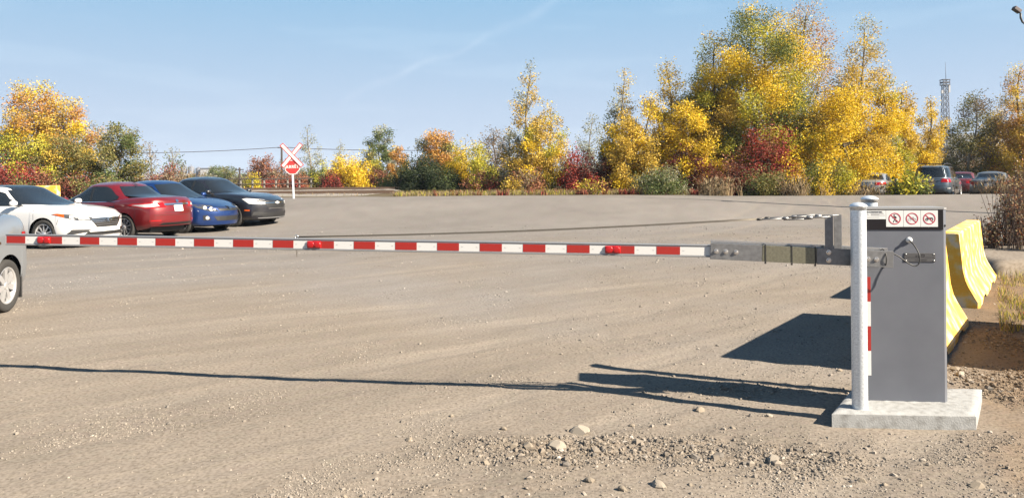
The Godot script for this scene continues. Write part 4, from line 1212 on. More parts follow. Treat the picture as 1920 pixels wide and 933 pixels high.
# ------------------------------------------------------------------ concrete road barriers
func build_barriers() -> void:
	for e in [[3.12, 6.37, 0.588, 0.809, 2.58, 0.90, "worn yellow concrete barrier close behind the gate cabinet"], [5.38, 9.49, 0.578, 0.816, 3.05, 0.91, "worn yellow concrete barrier beside the weedy bank, showing its end"], [-17.6, 25.5, 1.0, 0.02, 2.6, 1.30, "yellow concrete barrier behind the white and red cars"], [4.80, 6.05, 0.588, 0.809, 2.4, 0.90, "yellow concrete barrier standing apart on the bare soil across from the gate"]]:
		var dir := Vector2(e[2], e[3]).normalized()
		var x: float = e[0]
		var d: float = e[1]
		var o := thing("concrete_barrier", e[6], "barrier", Vector3(x, rise(x, d) - 0.01, -d), atan2(dir.y, dir.x), "yellow concrete barriers")
		var h: float = e[5]
		var L: float = e[4]
		var half := [Vector2(0.300, 0.0), Vector2(0.305, 0.075), Vector2(0.288, 0.10), Vector2(0.20, 0.26), Vector2(0.165, 0.34), Vector2(0.14, 0.45), Vector2(0.095, h - 0.02), Vector2(0.080, h)]
		var ring := []
		for p in half: ring.append(p)
		for i in half.size(): ring.append(Vector2(-half[half.size() - 1 - i].x, half[half.size() - 1 - i].y))
		var st := begin()
		var n := 24
		var at := func(k: int, i: int) -> Vector3:
			var s := L * k / n
			var q: Vector2 = ring[i]
			if k == 0 or k == n: q = Vector2(q.x * 0.93, minf(q.y, h - 0.015))
			elif k == 1: s = 0.018
			elif k == n - 1: s = L - 0.018
			var w: float = 0.004 * bump.get_noise_2d(s * 3.0 + x, i * 3.0)
			# openings for forks under the foot
			if (i == 0 or i == ring.size() - 1) and ((k >= 5 and k <= 8) or (k >= 16 and k <= 19)): q.y += 0.07
			return Vector3(s, q.y + w, q.x + w)
		for k in n:
			for i in ring.size() - 1:
				quad(st, at.call(k, i), at.call(k + 1, i), at.call(k + 1, i + 1), at.call(k, i + 1))
		for k in [0, n]:
			for i in half.size() - 1:
				var j: int = ring.size() - 1 - i
				if k == n:
					quad(st, at.call(k, i), at.call(k, j), at.call(k, j - 1), at.call(k, i + 1))
				else:
					quad(st, at.call(k, i), at.call(k, i + 1), at.call(k, j - 1), at.call(k, j))
		put("body", done(st), mats["worn_yellow"], o)
		# steel socket set in the end
		st = begin(); add_box(st, Vector3(0.004, 0.36, -0.07), Vector3(0.02, 0.30, 0.055), 0.004); put("end_socket", done(st), mats["socket"], o)
	# litter on the bank
	var lt := put("red_wrapper", null, mats["print_red"], self, on(5.88, 8.85, 0.02))
	var st := begin(0)
	add_prism(st, poly([-0.08, 0, -0.04, 0.03, 0.03, 0.02, 0.08, 0.04, 0.07, -0.02, 0.0, -0.03, -0.06, -0.03]), 0.03, Transform3D(Basis(Vector3.RIGHT, -1.2), Vector3.ZERO))
	lt.mesh = done(st)
	tag(lt, "crumpled red wrapper lying in the grass by the earth bank", "litter")

# ------------------------------------------------------------------ railway crossing sign
func build_signs() -> void:
	var x := -10.46
	var d := 37.0
	var o := thing("crossing_sign", "railway crossing sign with white crossbuck over a red ARRÊT stop board", "road sign", Vector3(x, rise(x, d) - 0.1, -d), 0.25)
	o.rotation.z = 0.035
	var st := begin(); add_box(st, Vector3(0, 1.08, 0), Vector3(0.10, 2.16, 0.06), 0.01); put("post", done(st), mats["galvanised"], o)
	var oct := PackedVector2Array()
	var oct2 := PackedVector2Array()
	for k in 8:
		var v := Vector2.from_angle(PI / 8 + k * PI / 4)
		oct.append(v * 0.37)
		oct2.append(v * 0.335)
	var y := 1.60
	st = begin(); add_prism(st, oct, 0.012, Transform3D(Basis(), Vector3(0, y, 0.035)))
	var b := put("stop_board", done(st), mats["sign_white"], o)
	st = begin(); add_prism(st, oct2, 0.004, Transform3D(Basis(), Vector3(0, y, 0.047))); put("red_field", done(st), mats["sign_red"], b)
	lettering(b, "ARRÊT", Vector3(0, y + 0.02, 0.053), 0.145, mats["sign_white"], "lettering", true)
	for s in [-1.0, 1.0]:
		var ba := Basis(Vector3.BACK, s * 0.86)
		var z := 0.075 if s < 0 else 0.062
		st = begin(); add_box(st, Vector3(0, 2.17, z), Vector3(1.42, 0.205, 0.010), 0.0, ba)
		var bl := put("crossbuck_blade", done(st), mats["sign_red"], o)
		st = begin(); add_box(st, Vector3(0, 2.17, z + 0.006), Vector3(1.34, 0.130, 0.004), 0.0, ba); put("white_field", done(st), mats["sign_white"], bl)

# ------------------------------------------------------------------ stones
func stone_mesh(sd: int, sub: int) -> ArrayMesh:
	var r := RandomNumberGenerator.new()
	r.seed = sd
	var s := SphereMesh.new()
	s.radius = 1.0; s.height = 2.0
	s.radial_segments = 5 + sub * 4
	s.rings = 2 + sub * 3
	var a := s.get_mesh_arrays()
	var V: PackedVector3Array = a[Mesh.ARRAY_VERTEX]
	var I: PackedInt32Array = a[Mesh.ARRAY_INDEX]
	var planes := []
	for k in 9:
		planes.append([Vector3(r.randfn(), r.randfn(), r.randfn()).normalized(), r.randf_range(0.55, 0.9)])
	var sc := Vector3(r.randf_range(0.8, 1.25), r.randf_range(0.55, 0.85), r.randf_range(0.75, 1.1))
	for i in V.size():
		var p := V[i]
		for q in planes:
			var over: float = p.dot(q[0]) - q[1]
			if over > 0: p -= q[0] * over
		V[i] = p * sc
	var st := begin()
	for i in range(0, I.size(), 3):
		st.add_vertex(V[I[i]]); st.add_vertex(V[I[i + 1]]); st.add_vertex(V[I[i + 2]])
	return done(st)

func build_stones() -> void:
	var big := []
	for k in 5: big.append(stone_mesh(100 + k, 2))
	# x, distance, size, how it looks
	var n := 0
	var rocks := [[0.423, 4.985, 0.0661, "large white angular stone on the dug spoil heap"], [0.255, 4.628, 0.0614, "large flat tan stone in the middle of the spoil heap"], [0.006, 4.652, 0.0367], [0.079, 4.605, 0.0429], [-0.169, 4.447, 0.0319], [0.402, 4.159, 0.0328], [0.562, 4.035, 0.0289], [0.761, 4.086, 0.0469, "flat sharp edged stone near the front of the spoil heap"], [1.472, 4.374, 0.0502, "broad pale stone lying on its own in the dirt"], [1.852, 4.126, 0.0326], [-0.661, 4.841, 0.0260], [-0.435, 5.348, 0.0211], [1.298, 5.407, 0.0427], [1.731, 5.260, 0.0302, "grey stone standing in the shadow of the bollard"], [2.428, 4.055, 0.0465], [2.575, 4.413, 0.0142], [2.617, 4.454, 0.0160], [2.541, 4.380, 0.0126], [2.737, 4.520, 0.0195], [-0.881, 3.992, 0.0200], [0.776, 5.116, 0.0257], [-0.069, 5.031, 0.0253], [1.411, 4.990, 0.0215], [0.931, 4.089, 0.0176], [0.122, 4.415, 0.0348], [1.496, 4.171, 0.0209], [1.793, 4.334, 0.0186], [1.152, 4.516, 0.0194], [2.720, 6.467, 0.0325], [2.129, 4.062, 0.0175], [1.949, 4.066, 0.0175], [3.626, 6.260, 0.0494, "brown clod of earth beside the concrete pad"], [3.576, 6.065, 0.0392], [3.682, 6.432, 0.0461]]
	for p in rocks:
		var o := put("rock", big[n % 5], mats["rock" if p.size() > 3 else "clod"], self, on(p[0], p[1], p[2] * 0.02))
		o.scale = Vector3.ONE * p[2]
		o.rotation = Vector3(0.25 * sin(n * 2.1), n * 1.7, 0.25 * cos(n * 3.3))
		n += 1
		if p.size() > 3: tag(o, p[3], "rock")
		else: tag(o, "fist sized tan stone lying loose on the dirt", "rock", "loose stones on the dirt")
	var g := Node3D.new()
	g.name = "gravel"
	add_child(g)
	tag(g, "scattered gravel and crumbs of dry soil on the lot", "gravel", "", "stuff")
	var r := RandomNumberGenerator.new()
	r.seed = 404
	var patch := FastNoiseLite.new()
	patch.seed = 12; patch.frequency = 0.7; patch.fractal_octaves = 3
	for v in 3:
		var mm := MultiMesh.new()
		mm.transform_format = MultiMesh.TRANSFORM_3D
		mm.use_colors = true
		mm.mesh = stone_mesh(200 + v, 0)
		var T := []
		var K := []
		var tries := 0
		while T.size() < 26000 and tries < 400000:
			tries += 1
			var d := 3.7 + pow(r.randf(), 2.2) * 20.0
			var half := 0.70 * d + 0.4
			var x := r.randf_range(-half, half)
			var lo := loose(x, d) if d < 12.0 else 0.0
			var pn: float = patch.get_noise_2d(x, d)
			var chance := 0.018 + 0.60 * smoothstep(0.08, 0.5, pn) * (1.0 - 0.8 * tracks(x, d)) + 1.0 * smoothstep(0.15, 0.7, lo) + 0.15 * smoothstep(-1.0, 2.5, x)
			if x > 1.9 and x < 3.45 and d > 4.9 and d < 5.7: continue
			if r.randf() > chance: continue
			var s := 0.003 + 0.0042 * pow(r.randf(), 3.0) * (1.0 + d * 0.12)
			if r.randf() < 0.03: s *= 2.2
			s *= 1.0 + 1.9 * lo * pow(r.randf(), 2.0)
			var b := Basis.from_euler(Vector3(r.randf_range(-0.4, 0.4), r.randf() * TAU, r.randf_range(-0.4, 0.4))).scaled(Vector3.ONE * s)
			T.append(Transform3D(b, Vector3(x, ground_y(x, d) + s * 0.1, -d)))
			var base := dirt_colour(x, d)
			var t := r.randf()
			if t < 0.05: base = Color(0.27, 0.245, 0.215)
			elif t < 0.14: base = Color(0.125, 0.112, 0.10)
			K.append(base * r.randf_range(0.72, 1.22))
		tries = 0
		while tries < 9000:
			# lumps of dug soil, only where it lies loose
			tries += 1
			var x := r.randf_range(-1.2, 5.0)
			var d := r.randf_range(3.9, 7.2)
			var lo := loose(x, d)
			if r.randf() > lo * lo or (x > 1.9 and x < 3.45 and d > 4.9 and d < 5.7): continue
			var s := 0.006 + 0.014 * pow(r.randf(), 2.5)
			T.append(Transform3D(Basis.from_euler(Vector3(r.randf_range(-0.5, 0.5), r.randf() * TAU, r.randf_range(-0.5, 0.5))).scaled(Vector3.ONE * s), Vector3(x, ground_y(x, d) + s * 0.2, -d)))
			K.append(dirt_colour(x, d) * r.randf_range(0.8, 1.2))
		mm.instance_count = T.size()
		for i in T.size():
			mm.set_instance_transform(i, T[i])
			mm.set_instance_color(i, K[i])
		var mi := MultiMeshInstance3D.new()
		mi.name = "stones"
		mi.multimesh = mm
		mi.material_override = mats["stone"]
		mi.set_meta("kind", "stuff")
		g.add_child(mi, true)

# ------------------------------------------------------------------ cars
# Local axes: x towards the front, y up, z to the right. A car is a lofted body and cabin; panes, lamps and trim follow their surfaces.
func along(a: Array, x: float) -> float:
	if x <= a[0][0]: return a[0][1]
	for i in a.size() - 1:
		if x <= a[i + 1][0]:
			var t: float = (x - a[i][0]) / (a[i + 1][0] - a[i][0])
			return cubic_interpolate(a[i][1], a[i + 1][1], a[maxi(i - 1, 0)][1], a[mini(i + 2, a.size() - 1)][1], t) if absf(a[i + 1][0] - a[i][0]) > 0.2 else lerpf(a[i][1], a[i + 1][1], t)
	return a[-1][1]

const CROWN := 0.095

func body_mesh(s: Dictionary) -> ArrayMesh:
	var hl: float = s.L / 2
	var xs := []
	for k in 61: xs.append(-hl + s.L * k / 60.0)
	for xa in [s.xf, s.xr]:
		for k in 15: xs.append(xa + s.arch * (k - 7) / 7.0 * 0.998)
		xs.append(xa + s.arch * 1.004); xs.append(xa - s.arch * 1.004)
	xs.sort()
	var tv := [0.0, 0.05, 0.16, 0.32, 0.5, 0.68, 0.82, 0.93, 1.0]
	var zv := [0.90, 0.955, 0.985, 1.0, 1.0, 0.992, 0.982, 0.968, 0.945]
	var sections := []
	for x in xs:
		var w: float = along(s.hw, x)
		var top: float = along(s.top, x)
		var belt: float = along(s.belt, x)
		var bot: float = along(s.bot, x)
		var low := bot
		for xa in [s.xf, s.xr]:
			var q: float = absf(x - xa)
			if q < s.arch: low = maxf(low, s.wr + sqrt(s.arch * s.arch - q * q) * 1.0)
		var sec := []
		for i in tv.size():
			var y: float = lerpf(low, belt, tv[i])
			var t: float = (y - bot) / (belt - bot)
			var z := 0.0
			for j in tv.size() - 1:
				if t >= tv[j] - 1e-6: z = lerpf(zv[j], zv[j + 1], clampf((t - tv[j]) / (tv[j + 1] - tv[j]), 0, 1))
			sec.append(Vector3(x, y, z * w))
		for e in [[0.905, 0.42], [0.84, 0.72], [0.70, 0.90], [0.40, 0.985], [0.0, 1.0]]:
			sec.append(Vector3(x, belt + (top - belt) * e[1], e[0] * w))
		var n := sec.size()
		for i in range(n - 2, -1, -1): sec.append(Vector3(sec[i].x, sec[i].y, -sec[i].z))
		for i in sec.size(): sec[i] = nose(s, sec[i], w)
		sections.append(sec)
	var st := begin(0)
	var n: int = sections[0].size()
	for k in sections.size() - 1:
		for i in n - 1:
			quad(st, sections[k][i], sections[k + 1][i], sections[k + 1][i + 1], sections[k][i + 1])
	# ends, filled with strips that follow the curve of the bumper
	for e in [0, sections.size() - 1]:
		var x: float = xs[e]
		var w: float = along(s.hw, x)
		var sec: Array = sections[e]
		for i in n / 2:
			for m in 8:
				var p := []
				for q in [[i, m], [i, m + 1], [i + 1, m + 1], [i + 1, m]]:
					var R: Vector3 = sec[q[0]]
					var v := Vector3(x, R.y, lerpf(R.z, -R.z, q[1] / 8.0))
					p.append(nose(s, v, w))
				if e == 0: quad(st, p[3], p[2], p[1], p[0])
				else: quad(st, p[0], p[1], p[2], p[3])
	return done(st)

func nose(s: Dictionary, p: Vector3, w: float) -> Vector3:
	var hl: float = s.L / 2
	var f := clampf((p.x - (hl - 0.9)) / 0.9, 0, 1)
	var r := clampf((-hl + 0.7 - p.x) / 0.7, 0, 1)
	var side := pow(clampf(absf(p.z) / w, 0, 1), 2.6)
	if f > 0:
		var y0: float = s.get("nose_y", 0.52)
		p.x -= f * f * (s.get("nose_round", 0.34) * side + 0.55 * pow(maxf(0, p.y - y0), 1.6) + 0.5 * pow(maxf(0, 0.36 - p.y), 1.4))
	if r > 0:
		p.x += r * r * (s.get("tail_round", 0.22) * side + 0.25 * maxf(0, p.y - 0.72) + 0.45 * maxf(0, 0.42 - p.y))
	return p

func cabin_mesh(s: Dictionary) -> ArrayMesh:
	var c: Dictionary = s.cabin
	var rings := []
	var N := 88
	var edge: float = s.H - CROWN
	for l in 9:
		var t := l / 8.0
		var tt := t + 0.10 * sin(PI * t)
		var xf: float = lerpf(c.xfb, c.xft, tt) - 0.0
		var xr: float = lerpf(c.xrb, c.xrt, tt)
		var w: float = lerpf(c.wb, c.wt, t + 0.10 * sin(PI * t) * -1.0)
		var y: float = lerpf(c.yb, edge, t)
		rings.append(oval(xf, xr, w, y, N, lerpf(4.2, 3.4, t)))
	for l in 5:
		var q: float = [0.975, 0.92, 0.7, 0.4, 0.0][l]
		var xm: float = (c.xft + c.xrt) / 2
		var y: float = edge + CROWN * (1.0 - q * q * q)
		rings.append(oval(lerpf(xm, c.xft, q), lerpf(xm, c.xrt, q), c.wt * q, y, N, 3.4))
	var st := begin(0)
	for l in rings.size() - 1:
		for k in N:
			var j := (k + 1) % N
			quad(st, rings[l][k], rings[l][j], rings[l + 1][j], rings[l + 1][k])
	return done(st)

func oval(xf: float, xr: float, w: float, y: float, n: int, e: float) -> Array:
	var o := []
	var cx := (xf + xr) / 2
	var a := (xf - xr) / 2
	for k in n:
		var t := TAU * k / n
		var c := cos(t)
		var q := sin(t)
		o.append(Vector3(cx + a * signf(c) * pow(absf(c), 2.0 / e), y, -w * signf(q) * pow(absf(q), 2.0 / e)))
	return o

func shaped(hit: Array, shape: PackedVector2Array, at: Vector3, u: Vector3, v: Vector3, d: Vector3, lift: float, st: SurfaceTool, step := 0.07) -> void:
	# lays a flat outline onto the surface: every small cell of it is carried along d until it meets the surface
	var lo := shape[0]
	var hi := shape[0]
	for p in shape:
		lo = lo.min(p); hi = hi.max(p)
	var nx := int(ceil((hi.x - lo.x) / step))
	var ny := int(ceil((hi.y - lo.y) / step))
	for i in nx:
		for j in ny:
			var a := lo + Vector2(i, j) * step
			var cell := PackedVector2Array([a, a + Vector2(step, 0), a + Vector2(step, step), a + Vector2(0, step)])
			for piece in Geometry2D.intersect_polygons(shape, cell):
				var idx := Geometry2D.triangulate_polygon(piece)
				var P := []
				for p in piece:
					var from: Vector3 = at + u * p.x + v * p.y - d * 4.0
					var best := 99.0
					for m in hit:
						var h: Dictionary = m.intersect_ray(from, d)
						if h: best = minf(best, (h.position - from).dot(d))
					P.append(from + d * (best - lift) if best < 90 else null)
				for k in range(0, idx.size(), 3):
					if P[idx[k]] == null or P[idx[k + 1]] == null or P[idx[k + 2]] == null: continue
					var A: Vector3 = P[idx[k]]
					var B: Vector3 = P[idx[k + 1]]
					var C: Vector3 = P[idx[k + 2]]
					if (B - A).cross(C - A).dot(d) > 0: tri(st, A, C, B)
					else: tri(st, A, B, C)

func mirrored(p: PackedVector2Array) -> PackedVector2Array:
	var o := PackedVector2Array()
	for q in p: o.append(Vector2(-q.x, q.y))
	return o

func make_wheel(parent: Node, at: Vector3, s: Dictionary, flip: bool, meshes: Array) -> void:
	var w := Node3D.new()
	w.name = "wheel"
	parent.add_child(w, true)
	w.position = at
	if flip: w.rotation.y = PI
	put("tyre", meshes[0], mats["tyre"], w)
	put("rim", meshes[1], mats["wheel_alloy"], w)
	put("brake_drum", meshes[2], mats["trim_black"], w)

func wheel_meshes(r: float, spokes: int, wide: float) -> Array:
	# wheels turn round z; the outer face looks along +z
	var turn := Transform3D(Basis(Vector3.RIGHT, PI / 2), Vector3.ZERO)
	var ri := r * 0.70
	var st := begin(0)
	add_lathe(st, [Vector2(ri, -0.10), Vector2(r * 0.93, -0.105), Vector2(r, -0.08), Vector2(r, 0.08), Vector2(r * 0.975, 0.100), Vector2(r * 0.90, 0.108), Vector2(r * 0.78, 0.106), Vector2(ri, 0.094)], 40, turn)
	var tyre := done(st)
	st = begin(0)
	add_lathe(st, [Vector2(ri * 0.90, 0.02), Vector2(ri * 0.93, 0.085), Vector2(ri * 1.0, 0.100), Vector2(ri * 1.02, 0.092)], 40, turn)
	add_lathe(st, [Vector2(ri * 0.24, 0.03), Vector2(ri * 0.22, 0.082), Vector2(ri * 0.1, 0.088), Vector2(0, 0.088)], 20, turn)
	st.set_smooth_group(-1)
	for k in spokes:
		var b := Basis(Vector3.BACK, TAU * k / spokes)
		var p := poly([-wide * 0.75, ri * 0.15, wide * 0.75, ri * 0.15, wide * 1.1, ri * 0.95, -wide * 1.1, ri * 0.95])
		add_prism(st, p, 0.03, Transform3D(b, Vector3(0, 0, 0.052)))
	var rim := done(st)
	st = begin(0)
	add_lathe(st, [Vector2(ri * 0.95, -0.09), Vector2(ri * 0.95, 0.015), Vector2(0, 0.02)], 24, turn)
	return [tyre, rim, done(st)]

func ellipse(c: Vector2, a: float, b: float, n := 20) -> PackedVector2Array:
	var p := PackedVector2Array()
	for k in n: p.append(c + Vector2(cos(TAU * k / n) * a, sin(TAU * k / n) * b))
	return p

func make_car(called: String, label: String, category: String, group: String, s: Dictionary, paint_name: String, at: Vector3, turn: float, features: Array, size := 1.0) -> Node3D:
	var o := thing(called, label, category, at, turn, group)
	o.scale = Vector3.ONE * size
	var bm := body_mesh(s)
	var cm := cabin_mesh(s)
	var body := put("body", bm, mats[paint_name], o)
	var cabin := put("cabin", cm, mats[paint_name], o)
	var hit := [bm.generate_triangle_mesh(), cm.generate_triangle_mesh()]
	var hl: float = s.L / 2
	var st := begin()
	add_box(st, Vector3(0, 0.40, 0), Vector3(s.L - 0.7, 0.46, s.W - 0.52), 0.03)
	put("underbody", done(st), mats["trim_black"], o)
	var wm := wheel_meshes(s.wr, s.get("spokes", 5), s.get("spoke_wide", 0.032))
	for xa in [s.xf, s.xr]:
		for q in [-1.0, 1.0]:
			make_wheel(o, Vector3(xa, s.wr, q * (s.W / 2 - 0.125)), s, q < 0, wm)
	var k45 := sqrt(0.5)
	for f in features:
		# name, material, view, outline, lift, on the cabin or on the body
		var shape: PackedVector2Array = f[3] if f[3] is PackedVector2Array else poly(f[3])
		var lift: float = f[4] if f.size() > 4 else 0.004
		var parent: Node = cabin if f.size() > 5 and f[5] == "cabin" else body
		var sides := []
		match f[2]:
			"front": sides = [[shape, Vector3.ZERO, Vector3.BACK, Vector3.LEFT]]
			"rear": sides = [[shape, Vector3.ZERO, Vector3.BACK, Vector3.RIGHT]]
			"top": sides = [[shape, Vector3(0, 1, 0), Vector3.RIGHT, Vector3.DOWN]]
			"side": sides = [[shape, Vector3.ZERO, Vector3.RIGHT, Vector3.FORWARD], [shape, Vector3.ZERO, Vector3.RIGHT, Vector3.BACK]]
			"front_corner":
				for q in [1.0, -1.0]: sides.append([shape, Vector3(hl - 0.25, 0, (s.W / 2 - 0.12) * q), Vector3(-k45, 0, k45 * q), Vector3(-k45, 0, -k45 * q)])
			"rear_corner":
				for q in [1.0, -1.0]: sides.append([shape, Vector3(-hl + 0.25, 0, (s.W / 2 - 0.12) * q), Vector3(k45, 0, k45 * q), Vector3(k45, 0, -k45 * q)])
		for e in sides:
			var t := begin(0)
			var v := Vector3.BACK if f[2] == "top" else Vector3.UP
			shaped(hit, e[0], e[1], e[2], v, e[3], lift, t, f[6] if f.size() > 6 else 0.07)
			put(f[0], done(t), mats[f[1]], parent)
	# door mirrors
	if s.get("mirrors", true):
		for q in [-1.0, 1.0]:
			var m := put("mirror", null, mats[paint_name], o, Vector3(s.cabin.xfb - 0.78, s.cabin.yb + 0.17, q * (s.W / 2 + 0.03)))
			st = begin(0)
			add_lathe(st, [Vector2(0.0, -0.085), Vector2(0.06, -0.075), Vector2(0.085, -0.02), Vector2(0.08, 0.04), Vector2(0.05, 0.075), Vector2(0, 0.085)], 14, Transform3D(Basis.from_scale(Vector3(0.85, 0.78, 1.2)), Vector3.ZERO))
			m.mesh = done(st)
			st = begin(); add_box(st, Vector3(0.03, -0.06, -0.09 * q), Vector3(0.07, 0.03, 0.14), 0.008); put("mirror_foot", done(st), mats["trim_black"], m)
	return o

func sedan(L: float, W: float, H: float, wb: float) -> Dictionary:
	var h := L / 2
	var w := W / 2
	return {
		"L": L, "W": W, "H": H, "xf": wb * 0.505 + 0.02, "xr": -wb * 0.495 + 0.02, "wr": 0.325, "arch": 0.375,
		"top": [[-h, 0.94], [-h + 0.12, 1.03], [-h + 0.4, 1.075], [-1.4, 1.06], [-0.8, 0.99], [0.0, 0.95], [0.9, 0.97], [1.15, 0.955], [h - 0.75, 0.885], [h - 0.35, 0.80], [h - 0.1, 0.73], [h, 0.69]],
		"belt": [[-h, 0.86], [-h + 0.4, 0.97], [-1.3, 0.97], [0.0, 0.91], [1.0, 0.885], [h - 0.75, 0.82], [h - 0.35, 0.74], [h, 0.60]],
		"hw": [[-h, w * 0.88], [-h + 0.4, w * 0.955], [-1.3, w * 0.995], [0.0, w], [1.3, w * 0.995], [h - 0.5, w * 0.965], [h, w * 0.89]],
		"bot": [[-h, 0.34], [-h + 0.35, 0.27], [-1.0, 0.20], [1.0, 0.20], [h - 0.4, 0.21], [h, 0.22]],
		"cabin": {"xfb": 1.36, "xft": 0.20, "xrb": -h + 0.32, "xrt": -0.86, "wb": w * 0.93, "wt": w * 0.70, "yb": 0.86},
	}

func panes(s: Dictionary, belt := 0.985) -> Array:
	var c: Dictionary = s.cabin
	var e: float = s.H - 0.125
	var w: float = s.W / 2
	var a: float = c.xfb
	var q: float = c.xrb
	return [
		["windscreen", "car_glass", "front", [-w * 0.82, belt + 0.015, 0.0, belt - 0.025, w * 0.82, belt + 0.015, w * 0.62, e + 0.005, 0, e + 0.03, -w * 0.62, e + 0.005], 0.010, "cabin", 0.05],
		["rear_window", "car_glass", "rear", [-w * 0.74, belt + 0.085, w * 0.74, belt + 0.085, w * 0.55, e + 0.005, -w * 0.55, e + 0.005], 0.010, "cabin", 0.05],
		["side_window", "car_glass", "side", [reach(s, belt - 0.02, true) - 0.34, belt - 0.02, reach(s, belt + 0.15, true) - 0.31, belt + 0.15, reach(s, e - 0.06, true) - 0.22, e - 0.06, reach(s, e, true) - 0.36, e, -0.10, e + 0.005, -0.13, belt - 0.01], 0.010, "cabin"],
		["side_window", "car_glass", "side", [-0.21, belt - 0.01, -0.18, e + 0.005, reach(s, e, false) + 0.34, e, reach(s, e - 0.06, false) + 0.27, e - 0.06, reach(s, belt + 0.17, false) + 0.33, belt + 0.17, reach(s, belt + 0.10, false) + 0.34, belt + 0.10, reach(s, belt + 0.03, false) + 0.52, belt + 0.03, reach(s, belt, false) + 0.75, belt], 0.010, "cabin"],
		["door_pillar", "trim_black", "side", [-0.21, belt - 0.01, -0.13, belt - 0.01, -0.10, e + 0.005, -0.18, e + 0.005], 0.008, "cabin"],
		["door_seam", "seam", "side", [-0.175, 0.27, -0.167, 0.27, -0.155, 0.93, -0.163, 0.93], 0.002, "body", 0.1],
		["door_seam", "seam", "side", [a - 0.235, 0.27, a - 0.227, 0.27, a - 0.29, 0.90, a - 0.298, 0.90], 0.002, "body", 0.1],
		["door_seam", "seam", "side", [c.xrt - 0.10, 0.60, c.xrt - 0.092, 0.60, c.xrt - 0.16, 0.97, c.xrt - 0.168, 0.97], 0.002, "body", 0.1],
		["bonnet_seam", "seam", "top", [a + 0.02, w * 0.70, s.L / 2 - 0.40, w * 0.60, s.L / 2 - 0.40, w * 0.607, a + 0.02, w * 0.708], 0.003, "body", 0.12],
		["bonnet_seam", "seam", "top", [a + 0.02, -w * 0.70, s.L / 2 - 0.40, -w * 0.60, s.L / 2 - 0.40, -w * 0.607, a + 0.02, -w * 0.708], 0.003, "body", 0.12],
		["wing_seam", "seam", "side", [s.L / 2 - 0.62, 0.56, s.L / 2 - 0.612, 0.56, s.L / 2 - 0.57, 0.70, s.L / 2 - 0.578, 0.70], 0.003, "body", 0.12],
		["sill_trim", "trim_black", "side", [s.xr + s.arch + 0.03, 0.20, s.xf - s.arch - 0.03, 0.20, s.xf - s.arch - 0.03, 0.235, s.xr + s.arch + 0.03, 0.235], 0.006],
		["door_handle", "chrome", "side", [-0.10, 0.80, 0.10, 0.805, 0.10, 0.835, -0.10, 0.83], 0.02],
		["door_handle", "chrome", "side", [-1.05, 0.83, -0.86, 0.83, -0.86, 0.86, -1.05, 0.86], 0.02],
	]

func reach(s: Dictionary, y: float, front: bool) -> float:
	# how far the cabin reaches forwards or backwards at height y
	var c: Dictionary = s.cabin
	var t: float = clampf((y - c.yb) / (s.H - CROWN - c.yb), 0.0, 1.0)
	var tt := t + 0.10 * sin(PI * t)
	return lerpf(c.xfb, c.xft, tt) if front else lerpf(c.xrb, c.xrt, tt)

func rear_trim(s: Dictionary) -> Array:
	var w: float = s.W / 2
	return [
		["tail_lamp", "tail_red", "rear_corner", [-0.38, 0.78, 0.34, 0.80, 0.30, 0.94, -0.36, 0.93], 0.008],
		["licence_plate", "plate", "rear", [-0.155, 0.70, 0.155, 0.70, 0.155, 0.85, -0.155, 0.85], 0.012],
		["bumper_skirt", "trim_black", "rear", [-w * 0.72, 0.30, w * 0.72, 0.30, w * 0.66, 0.40, -w * 0.66, 0.40], 0.006],
		["boot_seam", "seam", "rear", [-w * 0.7, 0.635, w * 0.7, 0.635, w * 0.7, 0.643, -w * 0.7, 0.643], 0.003],
	]

func front_trim(s: Dictionary) -> Array:
	var w: float = s.W / 2
	return [
		["headlamp", "headlamp", "front_corner", [-0.42, 0.60, -0.05, 0.62, 0.30, 0.76, 0.10, 0.77, -0.36, 0.70], 0.008],
		["grille", "trim_black", "front", [-w * 0.45, 0.58, w * 0.45, 0.58, w * 0.5, 0.68, -w * 0.5, 0.68], 0.006],
		["lower_grille", "trim_black", "front", [-w * 0.6, 0.27, w * 0.6, 0.27, w * 0.52, 0.40, -w * 0.52, 0.40], 0.006],
	]

func place(contact: Vector2, turn: float, s: Dictionary, xa: float, side: float, size: float) -> Vector3:
	# where the car's middle stands, from where one of its wheels touches the ground
	var b := Basis(Vector3.UP, turn)
	var p := Vector3(contact.x, 0, -contact.y) - b * Vector3(xa, 0, side * (s.W / 2 - 0.05)) * size
	return Vector3(p.x, rise(contact.x, contact.y) + 0.0, p.z)

